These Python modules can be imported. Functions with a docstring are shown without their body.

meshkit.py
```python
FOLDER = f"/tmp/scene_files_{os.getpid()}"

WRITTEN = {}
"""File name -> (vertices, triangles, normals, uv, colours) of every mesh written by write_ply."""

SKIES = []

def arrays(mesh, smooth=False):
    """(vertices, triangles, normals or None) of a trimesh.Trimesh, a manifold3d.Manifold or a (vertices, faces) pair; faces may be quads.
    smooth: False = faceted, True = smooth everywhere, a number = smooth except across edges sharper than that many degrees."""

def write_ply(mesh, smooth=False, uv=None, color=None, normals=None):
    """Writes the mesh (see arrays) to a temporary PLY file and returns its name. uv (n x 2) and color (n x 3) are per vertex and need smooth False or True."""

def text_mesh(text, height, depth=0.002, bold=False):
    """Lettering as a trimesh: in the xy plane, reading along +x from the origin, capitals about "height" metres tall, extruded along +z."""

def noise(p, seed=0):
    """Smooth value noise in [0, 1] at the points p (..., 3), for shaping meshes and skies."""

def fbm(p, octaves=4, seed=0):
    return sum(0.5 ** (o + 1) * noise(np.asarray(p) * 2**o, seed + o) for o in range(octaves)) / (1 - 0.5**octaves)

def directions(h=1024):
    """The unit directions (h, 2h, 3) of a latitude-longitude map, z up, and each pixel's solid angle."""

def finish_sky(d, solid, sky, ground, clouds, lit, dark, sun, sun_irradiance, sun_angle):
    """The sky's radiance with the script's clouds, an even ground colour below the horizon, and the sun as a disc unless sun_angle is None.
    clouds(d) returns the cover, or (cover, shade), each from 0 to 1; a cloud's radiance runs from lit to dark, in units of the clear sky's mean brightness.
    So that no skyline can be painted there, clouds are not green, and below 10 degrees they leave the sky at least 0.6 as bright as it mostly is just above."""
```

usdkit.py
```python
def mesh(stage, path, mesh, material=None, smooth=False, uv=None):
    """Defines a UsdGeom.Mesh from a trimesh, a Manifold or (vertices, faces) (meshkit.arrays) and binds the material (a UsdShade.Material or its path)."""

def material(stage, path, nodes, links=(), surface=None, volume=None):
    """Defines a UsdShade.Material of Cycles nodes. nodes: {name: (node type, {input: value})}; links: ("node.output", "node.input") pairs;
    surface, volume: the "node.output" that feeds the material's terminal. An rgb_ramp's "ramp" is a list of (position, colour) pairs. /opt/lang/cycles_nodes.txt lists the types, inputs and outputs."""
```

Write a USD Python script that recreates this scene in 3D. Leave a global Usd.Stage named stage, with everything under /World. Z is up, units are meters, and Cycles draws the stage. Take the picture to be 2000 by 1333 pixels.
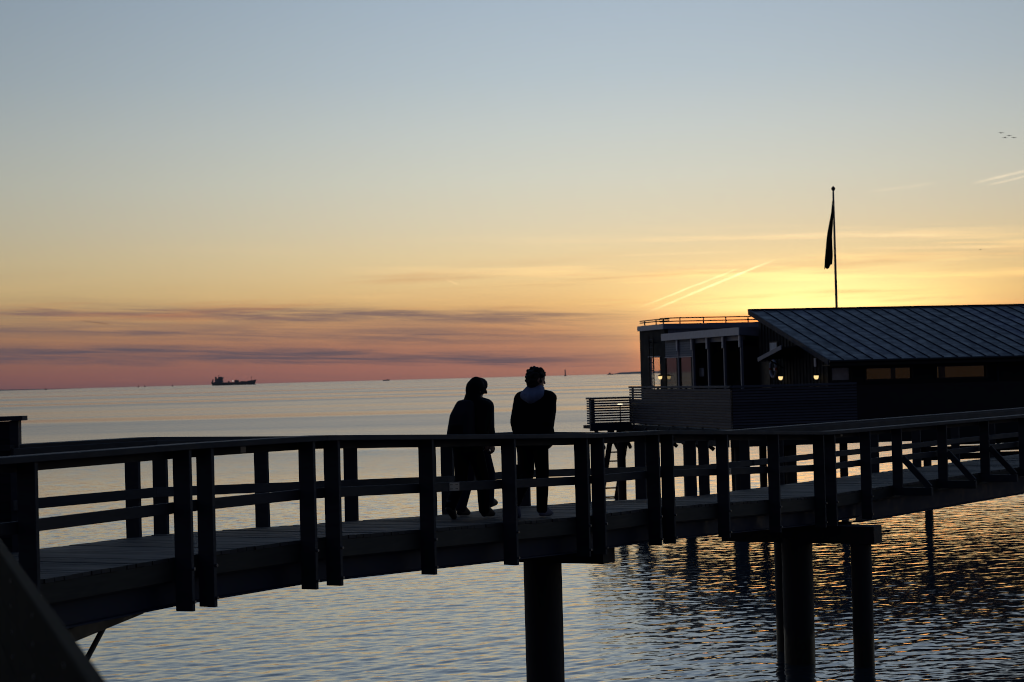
import math, random
import numpy as np
import trimesh
import usdkit
import meshkit
import manifold3d as m3
from pxr import Usd, UsdGeom, UsdLux, UsdShade, Gf

stage = Usd.Stage.CreateInMemory()
UsdGeom.SetStageUpAxis(stage, 'Z')
UsdGeom.Xform.Define(stage, '/World')

# ------------------------------------------------------------------ camera
EYE = 4.6                      # metres above the water
PITCH, ROLL = math.radians(0.99), math.radians(1.512)
FOC = 72.0                     # mm on a 36 mm wide sensor
F0 = np.array([0, math.cos(PITCH), math.sin(PITCH)])
U0 = np.array([0, -math.sin(PITCH), math.cos(PITCH)])
R0 = np.array([1.0, 0, 0])
RR = math.cos(ROLL) * R0 - math.sin(ROLL) * U0
UU = math.sin(ROLL) * R0 + math.cos(ROLL) * U0
cam = UsdGeom.Camera.Define(stage, '/World/camera')
cam.AddTransformOp().Set(Gf.Matrix4d(*RR, 0, *UU, 0, *(-F0), 0, 0, 0, EYE, 1))
cam.CreateHorizontalApertureAttr(36.0)
cam.CreateFocalLengthAttr(FOC)
cam.CreateFStopAttr(5.6)
cam.CreateFocusDistanceAttr(25.0)
cam.CreateExposureAttr(0.0)

# ------------------------------------------------------------------ sky and sun
SUN_AZ, SUN_EL = math.radians(8.6), math.radians(1.0)
SKY_STRENGTH = 0.1


def lin(c):
    c = np.asarray(c, float) / 255
    return np.where(c < .04045, c / 12.92, ((c + .055) / 1.055) ** 2.4)


class Graph:
    """Collects shader nodes; every call returns the 'node.output' that it makes."""
    def __init__(self):
        self.nodes, self.links, self.n = {}, [], 0

    def node(self, kind, out, const=None, **ins):
        self.n += 1
        name = f"n{self.n}"
        vals = dict(const or {})
        for k, v in ins.items():
            if isinstance(v, str):
                self.links.append((v, f"{name}.{k}"))
            else:
                vals[k] = v
        self.nodes[name] = (kind, vals)
        return f"{name}.{out}"

    def m(self, op, a, b=0.0, c=0.0, clamp=False):
        return self.node("math", "value", {"math_type": op, "use_clamp": clamp}, value1=a, value2=b, value3=c)

    def add(self, a, b): return self.m("add", a, b)
    def sub(self, a, b): return self.m("subtract", a, b)
    def mul(self, a, b): return self.m("multiply", a, b)

    def rng(self, v, a, b, lo=0.0, hi=1.0, kind="smoothstep"):
        return self.node("map_range", "result", {"range_type": kind, "from_min": a, "from_max": b, "to_min": lo, "to_max": hi, "clamp": True}, value=v)

    def ramp(self, fac, stops):
        return self.node("rgb_ramp", "color", {"ramp": stops, "interpolate": True}, fac=fac)

    def mix(self, fac, a, b):
        return self.node("mix_color", "result", {"blend_type": "mix"}, fac=fac, a=a, b=b)

    def scale(self, v, s):
        return self.node("vector_math", "vector", {"math_type": "scale"}, vector1=v, scale=s)

    def vadd(self, a, b):
        return self.node("vector_math", "vector", {"math_type": "add"}, vector1=a, vector2=b)

    def vmul(self, a, b):
        return self.node("vector_math", "vector", {"math_type": "multiply"}, vector1=a, vector2=b)

    def xyz(self, x, y, z):
        return self.node("combine_xyz", "vector", None, x=x, y=y, z=z)

    def noise(self, vec, scale=1.0, detail=3.0, rough=.5, out="fac", dist=0.0):
        return self.node("noise_texture", out, {"scale": scale, "detail": detail, "roughness": rough, "distortion": dist}, vector=vec)

    def gauss(self, d, w):
        q = self.m("divide", d, w)
        return self.m("exponent", self.mul(self.mul(q, q), -1.0))

    def build(self, path, surface=None, volume=None):
        return usdkit.material(stage, path, self.nodes, self.links, surface=surface, volume=volume)


def sky_material():
    g = Graph()
    d = g.node("texture_coordinate", "generated")
    g.nodes["sep"] = ("separate_xyz", {})
    g.links.append((d, "sep.vector"))
    x, y, z = "sep.x", "sep.y", "sep.z"
    az = g.mul(g.m("arctan2", x, y), 57.29578)                    # degrees, 0 = +y, positive towards +x
    el = g.mul(g.m("arcsine", z), 57.29578)
    phys = g.node("sky_texture", "color", {"sky_type": "single_scattering", "sun_disc": False, "sun_elevation": SUN_EL, "sun_rotation": SUN_AZ,
                                           "altitude": 0.0, "air_density": 1.0, "aerosol_density": 1.0, "ozone_density": 3.0})
    # the evening veil of thin high cloud and haze that greys and warms the clear sky, sun side and far side
    t = g.m("power", g.m("divide", g.m("maximum", el, 0.0), 90.0), 0.5)     # finer steps near the horizon

    def stops(rows):
        return [(math.sqrt(max(e, 0) / 90.0), tuple(lin(c) / SKY_STRENGTH)) for e, c in rows]
    sunside = g.ramp(t, stops([(0, (152, 98, 96)), (.35, (176, 112, 100)), (.9, (194, 130, 102)), (1.5, (216, 160, 114)), (2.0, (236, 192, 130)),
                               (2.6, (243, 211, 152)), (3.4, (240, 219, 172)), (4.3, (230, 220, 190)), (5.5, (219, 220, 204)),
                               (6.8, (206, 214, 210)), (8.4, (188, 203, 211)), (10.4, (174, 192, 207)), (14, (148, 170, 195)), (25, (108, 136, 171)),
                               (45, (78, 106, 148)), (90, (58, 84, 126))]))
    farside = g.ramp(t, stops([(0, (52, 55, 72)), (4, (66, 62, 78)), (9, (74, 71, 88)), (18, (62, 73, 100)), (45, (48, 64, 98)), (90, (52, 74, 112))]))
    daz = g.sub(az, math.degrees(SUN_AZ))
    side = g.m("cosine", g.mul(daz, 1 / 57.29578))
    veil = g.mix(g.rng(side, -0.6, 0.95), farside, sunside)
    # lens vignetting painted into the sky: dimmer to either side of the view
    lens_fall = g.add(0.5, g.mul(0.5, g.gauss(g.sub(az, 3.5), 17.5)))
    veil = g.scale(veil, lens_fall)
    base = g.mix(0.92, phys, veil)
    # glow above the hidden sun
    glow = g.mul(g.gauss(g.sub(daz, -.1), 4.2), g.gauss(g.sub(el, 1.5), 1.05))
    glow2 = g.mul(g.gauss(daz, 11.0), g.gauss(g.sub(el, 1.2), 2.2))
    base = g.vadd(base, g.scale(g.xyz(9.5, 8.6, 3.1), glow))
    base = g.vadd(base, g.scale(g.xyz(2.0, .95, .10), glow2))
    # deep orange right under the glow, down to the horizon
    base = g.mix(g.mul(g.mul(g.gauss(daz, 6.5), g.rng(az, 2.8, 5.2)), g.rng(el, 1.3, 1.8, 1.0, 0.0)), base, (12.5, 3.2, .35))
    ember = g.mul(g.mul(g.gauss(g.sub(az, 8.9), 3.6), g.gauss(g.sub(el, .65), .55)), g.rng(az, 2.8, 5.2))
    base = g.vadd(base, g.scale(g.xyz(62.0, 18.0, 2.6), ember))
    # low bank of stratus streaks
    el2 = g.add(el, g.mul(g.add(az, 11.4), 0.035))
    wv = g.xyz(g.mul(az, .12), g.mul(el2, 1.6), 0.0)
    warp = g.mul(g.sub(g.noise(wv, 1.0, 6.0, .6, dist=.6), .5), .8)
    elw = g.add(el2, warp)
    band = g.node("rgb_ramp", "color", {"ramp": [(p / 3.0, (v, v, v)) for p, v in
            [(0, .30), (.2, .18), (.45, .10), (.64, .12), (.78, .9), (.98, .95), (1.12, .35), (1.25, .15), (1.40, .5), (1.52, .85), (1.66, .55),
             (1.84, .38), (2.0, .8), (2.12, .95), (2.26, .25), (2.45, .05), (3, 0)]], "interpolate": True}, fac=g.m("divide", elw, 3.0))
    bandv = g.node("rgb_to_bw", "val", None, color=band)
    streak = g.noise(g.xyz(g.mul(az, .30), g.mul(el2, 7.5), 3.7), 1.0, 7.0, .66, dist=.5)
    bandv = g.mul(bandv, g.rng(streak, .30, .62, .30, 1.12))
    bandv = g.m("minimum", bandv, 1.0)
    clear = g.rng(az, -1.0, 5.5, 1.0, .12)                            # the bank thins towards the glow
    cover = g.mul(g.mul(bandv, clear), .96)
    lowpurple = g.ramp(g.m("divide", el2, 3.0), [(0, tuple(lin((104, 80, 86)) / SKY_STRENGTH)), (.33, tuple(lin((100, 84, 90)) / SKY_STRENGTH)),
                                                (.7, tuple(lin((134, 108, 100)) / SKY_STRENGTH)), (1, tuple(lin((170, 140, 110)) / SKY_STRENGTH))])
    base = g.mix(cover, base, lowpurple)
    # thin warm cirrus streaks
    cir = g.noise(g.xyz(g.mul(az, .10), g.mul(g.add(el, g.mul(az, .02)), 1.9), 9.1), 1.0, 5.0, .62)
    cirv = g.mul(g.mul(g.rng(cir, .48, .72), g.rng(el, 1.4, 2.2)), g.rng(el, 3.0, 4.3, 1.0, 0.0))
    near = g.add(.10, g.mul(.90, g.gauss(daz, 7.5)))
    base = g.vadd(base, g.scale(g.xyz(4.6, 2.5, .55), g.mul(cirv, near)))
    dark = g.noise(g.xyz(g.mul(az, .13), g.mul(g.add(el, g.mul(az, -.02)), 2.4), 21.3), 1.0, 4.0, .6)
    darkv = g.mul(g.mul(g.rng(dark, .5, .8), g.rng(el, 1.0, 1.5)), g.rng(el, 2.2, 3.6, 1.0, 0.0))
    base = g.mix(g.mul(darkv, .55), base, tuple(lin((206, 132, 84)) / SKY_STRENGTH))
    # vapour trails: (azimuth, elevation) of both ends in degrees, half width, brightness
    for (a0, e0, a1, e1, w, b) in [(3.35, 1.75, 6.62, 2.93, .023, 2.6), (3.55, 1.60, 7.55, 3.12, .028, 3.6), (12.65, 4.90, 14.6, 5.28, .035, 1.4),
                                   (13.0, 4.83, 14.6, 5.13, .028, 1.1), (1.6, 3.30, 7.2, 3.30, .035, .32), (6.1, 3.80, 13.0, 3.50, .045, .55),
                                   (8.9, 3.30, 14.5, 3.15, .040, .50), (9.8, 4.80, 12.0, 5.00, .05, .35), (-1.85, 2.80, -1.42, 2.58, .022, .8),
                                   (-12.0, 1.86, -11.0, 1.70, .02, -.6)]:
        L = math.hypot(a1 - a0, e1 - e0)
        cx, cy = (a1 - a0) / L, (e1 - e0) / L
        px, py = g.sub(az, a0), g.sub(el, e0)
        along = g.add(g.mul(px, cx), g.mul(py, cy))
        wob = g.mul(g.sub(g.noise(g.xyz(g.mul(az, 1.3), g.mul(el, 1.3), a0), 1.0, 3.0, .6), .5), .06)
        off = g.add(g.add(g.mul(px, -cy), g.mul(py, cx)), wob)
        puff = g.rng(g.noise(g.xyz(g.mul(along, 2.2), a1, e1), 1.0, 3.0, .6), .25, .7, .45, 1.0)
        i = g.mul(g.mul(g.gauss(off, w), puff), g.mul(g.rng(along, 0, L * .35), g.rng(along, L * .72, L, 1.0, 0.0)))
        base = g.vadd(base, g.scale(g.xyz(2.0 * b, 1.35 * b, .75 * b), i))
    base = g.node("vector_math", "vector", {"math_type": "maximum", "vector2": (.02, .02, .02)}, vector1=base)
    # below the horizon the dome is the dark sea beyond the horizon
    base = g.mix(g.rng(el, -0.6, -0.05, 1.0, 0.0), base, tuple(lin((96, 92, 96)) / SKY_STRENGTH))
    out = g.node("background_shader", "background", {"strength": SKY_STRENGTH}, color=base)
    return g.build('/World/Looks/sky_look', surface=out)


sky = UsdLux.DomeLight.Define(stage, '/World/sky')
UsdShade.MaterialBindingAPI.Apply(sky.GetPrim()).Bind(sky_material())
sky.GetPrim().SetCustomDataByKey('kind', 'structure')
sun = UsdLux.DistantLight.Define(stage, '/World/sun')
sun.CreateIntensityAttr(0.0008)          # the sun has sunk into the cloud bank: hardly any direct light is left
sun.CreateAngleAttr(10.0)
sun.CreateNormalizeAttr(True)
sun.CreateColorAttr(Gf.Vec3f(1.0, .55, .25))
sdir = np.array([math.sin(SUN_AZ) * math.cos(SUN_EL), math.cos(SUN_AZ) * math.cos(SUN_EL), math.sin(SUN_EL)])
sx = np.cross([0, 0, 1], sdir); sx /= np.linalg.norm(sx)
sy = np.cross(sdir, sx)
sun.AddTransformOp().Set(Gf.Matrix4d(*sx, 0, *sy, 0, *sdir, 0, 0, 0, 500, 1))

# ------------------------------------------------------------------ helpers
used = {}


def numbered(path):
    n = used.get(path, -1) + 1
    used[path] = n
    return path if n == 0 else f"{path}_{n:03d}"


def obj(name, mesh, mat, parent='/World', smooth=False, label=None, cat=None, group=None, kind=None):
    parent = parent if isinstance(parent, str) else str(parent.GetPath())
    p = usdkit.mesh(stage, numbered(f"{parent}/{name}"), mesh, mat, smooth=smooth).GetPrim()
    tag(p, label, cat, group, kind)
    return p


def tag(p, label=None, cat=None, group=None, kind=None):
    for k, v in (('label', label), ('category', cat), ('group', group), ('kind', kind)):
        if v:
            p.SetCustomDataByKey(k, v)
    return p


def thing(name, label, cat, loc=(0, 0, 0), rotz=0.0, group=None):
    x = UsdGeom.Xform.Define(stage, numbered(f"/World/{name}"))
    x.AddTranslateOp().Set(Gf.Vec3d(*map(float, loc)))
    if rotz:
        x.AddRotateZOp().Set(float(math.degrees(rotz)))
    return tag(x.GetPrim(), label, cat, group)


def copy_of(root, loc, rotz, label, scale=None):
    x = UsdGeom.Xform.Define(stage, numbered('/World/' + root.GetName().rstrip('_0123456789')))
    x.AddTranslateOp().Set(Gf.Vec3d(*map(float, loc)))
    if rotz is not None:
        x.AddRotateZOp().Set(float(math.degrees(rotz)))
    if scale:
        x.AddScaleOp().Set(Gf.Vec3f(*scale))
    p = x.GetPrim()
    return p


def V(*a):
    return np.array(a, float)


def bar(p, q, w, t, up=(0, 0, 1), ch=.004):
    """A timber or steel bar from p to q (centre line), w wide across, t thick along up, with chamfered long edges."""
    p, q, up = V(*p), V(*q), V(*up)
    d = q - p
    d /= np.linalg.norm(d)
    a = np.cross(d, up); a /= np.linalg.norm(a)
    b = np.cross(a, d)
    c = min(ch, w * .3, t * .3)
    prof = [(w / 2 - c, -t / 2), (w / 2, -t / 2 + c), (w / 2, t / 2 - c), (w / 2 - c, t / 2), (-w / 2 + c, t / 2), (-w / 2, t / 2 - c), (-w / 2, -t / 2 + c), (-w / 2 + c, -t / 2)]
    n = len(prof)
    v = [e + x * a + y * b for e in (p, q) for x, y in prof]
    f = []
    for i in range(n):
        j = (i + 1) % n
        f += [[i, i + n, j], [j, i + n, j + n]]
    for i in range(1, n - 1):
        f += [[0, i, i + 1], [n, n + i + 1, n + i]]
    m = trimesh.Trimesh(np.array(v), np.array(f), process=False)
    if m.volume < 0:
        m.invert()
    return m


def box(lo, hi):
    m = trimesh.creation.box(np.abs(np.subtract(hi, lo)))
    m.apply_translation((np.array(lo, float) + np.array(hi, float)) / 2)
    return m


def rod(p, q, r, r2=None, n=12):
    p, q = V(*p), V(*q)
    d = q - p
    L = np.linalg.norm(d)
    d /= L
    a = np.cross(d, [0, 0, 1.0] if abs(d[2]) < .9 else [1.0, 0, 0]); a /= np.linalg.norm(a)
    b = np.cross(d, a)
    ang = np.arange(n) * 2 * np.pi / n
    ring = np.cos(ang)[:, None] * a + np.sin(ang)[:, None] * b
    v = np.vstack([p + r * ring, q + (r if r2 is None else r2) * ring, [p], [q]])
    f = []
    for i in range(n):
        j = (i + 1) % n
        f += [[i, j, n + i], [j, n + j, n + i], [2 * n, j, i], [2 * n + 1, n + i, n + j]]
    m = trimesh.Trimesh(v, np.array(f), process=False)
    if m.volume < 0:
        m.invert()
    return m


def cat(*ms):
    out = []
    for m in ms:
        out += list(m) if isinstance(m, (list, tuple)) else [m]
    return trimesh.util.concatenate(out)


def prism(bottom, top):
    """Closed solid between two polygons with the same number of points."""
    n = len(bottom)
    v = np.array(list(bottom) + list(top), float)
    f = []
    for i in range(n):
        j = (i + 1) % n
        f += [[i, j, n + i], [j, n + j, n + i]]
    for i in range(1, n - 1):
        f += [[0, i + 1, i], [n, n + i, n + i + 1]]
    m = trimesh.Trimesh(v, np.array(f), process=False)
    if m.volume < 0:
        m.invert()
    return m


def lathe(prof, n=24):
    """Revolves (radius, z) points about z."""
    return trimesh.creation.revolve(np.array(prof, float), sections=n)


# ------------------------------------------------------------------ materials
def wood(name, c1, c2, rough=.75, stretch=(1.5, 1.5, 14), scale=1.4, spec=.3):
    g = Graph()
    pos = g.node("geometry", "position")
    rnd = g.node("object_info", "random")
    off = g.vadd(pos, g.xyz(g.mul(rnd, 37.0), g.mul(rnd, 11.0), g.mul(rnd, 23.0)))
    v = g.vmul(off, stretch)
    n1 = g.noise(v, scale, 6.0, .6, dist=.4)
    n2 = g.noise(off, 2.2, 3.0, .5)
    f = g.m("add", g.mul(n1, .7), g.mul(n2, .3))
    f = g.m("add", f, g.mul(g.sub(rnd, .5), .35), clamp=True)
    col = g.ramp(f, [(.25, c1), (.75, c2)])
    bump = g.node("bump", "normal", {"strength": .5, "distance": .006}, height=n1)
    b = g.node("principled_bsdf", "BSDF", {"specular_ior_level": spec}, base_color=col, roughness=g.rng(n2, .2, .8, rough - .1, min(1, rough + .12)), normal=bump)
    return g.build('/World/Looks/' + name, surface=b)


def plain(name, c, rough=.6, metal=0.0, var=.25, scale=6.0, spec=.4, bump=.1):
    g = Graph()
    pos = g.node("geometry", "position")
    n = g.noise(pos, scale, 5.0, .6)
    col = g.ramp(n, [(.2, tuple(np.array(c) * (1 - var))), (.8, tuple(np.array(c) * (1 + var)))])
    nb = g.node("bump", "normal", {"strength": bump, "distance": .004}, height=g.noise(pos, scale * 6, 4.0, .6))
    b = g.node("principled_bsdf", "BSDF", {"metallic": metal, "specular_ior_level": spec}, base_color=col,
               roughness=g.rng(n, .2, .8, max(.05, rough - .1), min(1, rough + .1)), normal=nb)
    return g.build('/World/Looks/' + name, surface=b)


def glow_mat(name, c, s):
    g = Graph()
    e = g.node("emission", "emission", {"color": c, "strength": s})
    return g.build('/World/Looks/' + name, surface=e)


DECK = wood('deck_wood', (.024, .024, .026), (.06, .06, .062), stretch=(3, 3, 3))
RAIL = wood('rail_wood', (.022, .024, .030), (.054, .057, .067), stretch=(2.5, 2.5, 10))
FASC = wood('fascia_wood', (.024, .025, .022), (.052, .053, .046))
STEEL = plain('painted_steel', (.016, .026, .055), .6, 0.0, spec=.2)
GALV = plain('galvanised_steel', (.22, .23, .25), .5, .6)
BOLT = plain('bolt_steel', (.16, .16, .17), .4, .8)
def pile_look():
    g = Graph()
    pos = g.node("geometry", "position")
    g.nodes["sp"] = ("separate_xyz", {})
    g.links.append((pos, "sp.vector"))
    n = g.noise(g.vmul(pos, (6, 6, 1.2)), 1.0, 5.0, .6)
    col = g.ramp(n, [(.25, (.011, .012, .014)), (.6, (.022, .022, .024)), (.8, (.034, .028, .024))])
    tide = g.rng(g.add("sp.z", g.mul(g.sub(g.noise(g.vmul(pos, (9, 9, 3)), 1.0, 4.0, .6), .5), .5)), .35, .62, 1.0, 0.0)
    col = g.mix(tide, col, (.010, .013, .008))
    nb = g.node("bump", "normal", {"strength": .6, "distance": .012}, height=g.noise(g.vmul(pos, (14, 14, 9)), 1.0, 4.0, .65))
    b = g.node("principled_bsdf", "BSDF", {"specular_ior_level": .35}, base_color=col, roughness=g.rng(tide, 0, 1, .65, .35), normal=nb)
    return g.build('/World/Looks/pile_steel', surface=b)


PILE = pile_look()
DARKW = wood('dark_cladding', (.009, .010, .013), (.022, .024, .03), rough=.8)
GREYW = wood('grey_cladding', (.2, .215, .25), (.34, .36, .41), rough=.75, stretch=(10, 10, 2))
SLAT = wood('slat_wood', (.062, .066, .084), (.115, .12, .148), rough=.65, stretch=(3, 3, 12))
TRIM = plain('pale_trim', (.68, .68, .70), .5, var=.15)
TRIM2 = plain('grey_trim', (.25, .27, .33), .5, var=.15)
BLACK = plain('black_paint', (.012, .012, .013), .5)
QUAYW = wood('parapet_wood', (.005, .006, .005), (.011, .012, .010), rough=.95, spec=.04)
CLOTH_BLACK = plain('black_cloth', (.008, .008, .009), .95, spec=.1, scale=30)
CLOTH_DENIM = plain('dark_denim', (.012, .017, .04), .95, spec=.1, scale=40)
CLOTH_NAVY = plain('navy_cloth', (.012, .014, .022), .9, spec=.15, scale=30)
HOODIE = plain('pale_blue_hoodie', (.2, .235, .34), .95, spec=.1, scale=30)
SKIN = plain('skin', (.35, .2, .14), .55, var=.08)
HAIR = plain('dark_hair', (.012, .008, .006), .7, scale=60)
SHOE = plain('pale_shoe', (.16, .18, .26), .7)
BOOT = plain('dark_boot', (.012, .012, .014), .6)
GUM = plain('rubber_sole', (.03, .03, .03), .8)
LAMP = glow_mat('lamp_glass', (1.0, .70, .30), 1.15)
LAMPW = glow_mat('white_lamp_glass', (1.0, .9, .62), 2.0)


def roof_look():
    g = Graph()
    pos = g.node("geometry", "position")
    rnd = g.node("object_info", "random")
    n = g.noise(g.vmul(pos, (1, 1, 1)), 1.1, 5.0, .6)
    n2 = g.noise(g.vadd(pos, g.xyz(g.mul(rnd, 50.0), 0.0, 0.0)), 3.0, 4.0, .55)
    f = g.m("add", g.mul(n, .5), g.mul(rnd, .5))
    col = g.ramp(f, [(.25, (.008, .008, .021)), (.55, (.013, .013, .034)), (.72, (.014, .016, .06)), (.85, (.016, .021, .11))])
    b = g.node("principled_bsdf", "BSDF", {"metallic": 0.0, "specular_ior_level": .16}, base_color=col, roughness=g.rng(n2, .25, .75, .32, .55))
    return g.build('/World/Looks/roof_sheet', surface=b)


ROOF = roof_look()


def pane_look(name, tint, fac=.22):
    g = Graph()
    t = g.node("transparent_bsdf", "BSDF", {"color": tint})
    gl = g.node("glossy_bsdf", "BSDF", {"color": (.9, .9, .9), "roughness": .03})
    fc = g.node("layer_weight", "facing", {"blend": .5})
    fr = g.m("add", g.mul(g.m("power", fc, 4.0), .6), fac, clamp=True)
    return g.build('/World/Looks/' + name, surface=g.node("mix_closure", "closure", None, fac=fr, closure1=t, closure2=gl))


PANE = pane_look('window_pane', (.97, .98, .98), .03)
MIRROR_PANE = pane_look('reflecting_pane', (.2, .21, .23), .10)


def water_look():
    g = Graph()
    pos = g.node("geometry", "position")
    nrm = g.node("geometry", "normal")
    g.nodes["ps"] = ("separate_xyz", {})
    g.links.append((pos, "ps.vector"))
    # ripples: crests lie roughly across the view, fine ones ride on the modelled waves
    r1 = g.noise(g.vmul(pos, (2.0, 3.4, 1.0)), 1.0, 4.0, .62, out="color")
    r2 = g.noise(g.vadd(g.vmul(pos, (.7, 1.3, 1.0)), (13.1, 4.7, 0)), 1.0, 3.0, .55, out="color")
    r3 = g.noise(g.vadd(g.vmul(pos, (6.0, 9.0, 1.0)), (3.1, 8.7, 0)), 1.0, 2.0, .5, out="color")
    s = g.vadd(g.scale(g.vadd(r1, (-.5, -.5, -.5)), .12), g.scale(g.vadd(r2, (-.5, -.5, -.5)), .05))
    s = g.vadd(s, g.scale(g.vadd(r3, (-.5, -.5, -.5)), .14))
    # cat's paws and slicks: long bands where the ripple is stronger or weaker
    band = g.noise(g.vmul(pos, (.0016, .011, 1.0)), 1.0, 4.0, .6)
    band2 = g.noise(g.vmul(pos, (.02, .07, 1.0)), 1.0, 3.0, .55)
    amp = g.mul(g.rng(band, .36, .64, .62, 1.28), g.rng(band2, .3, .7, .8, 1.15))
    s = g.vmul(g.scale(s, amp), (.8, 1.0, 0.0))
    # farther out the ripples are too fine for the mesh and become gloss: broad bands of smoother and rougher water
    far = g.rng("ps.y", 40.0, 150.0)
    s = g.scale(s, g.rng(far, 0.0, 1.0, 1.0, .15))
    n = g.node("vector_math", "vector", {"math_type": "normalize"}, vector1=g.vadd(nrm, s))
    band3 = g.noise(g.vmul(g.vadd(pos, g.xyz(0.0, g.mul("ps.x", .06), 0.0)), (.0011, .0075, 1.0)), 1.0, 5.0, .62)
    gloss = g.rng(band3, .34, .66, .09, .28)
    gloss = g.node("mix_float", "result", None, fac=far, a=.06, b=gloss)
    b = g.node("principled_bsdf", "BSDF", {"distribution": "multi_ggx", "base_color": (.006, .012, .017), "ior": 1.62, "specular_ior_level": .5}, normal=n, roughness=gloss)
    return g.build('/World/Looks/sea_water', surface=b)


WATER = water_look()

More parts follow.
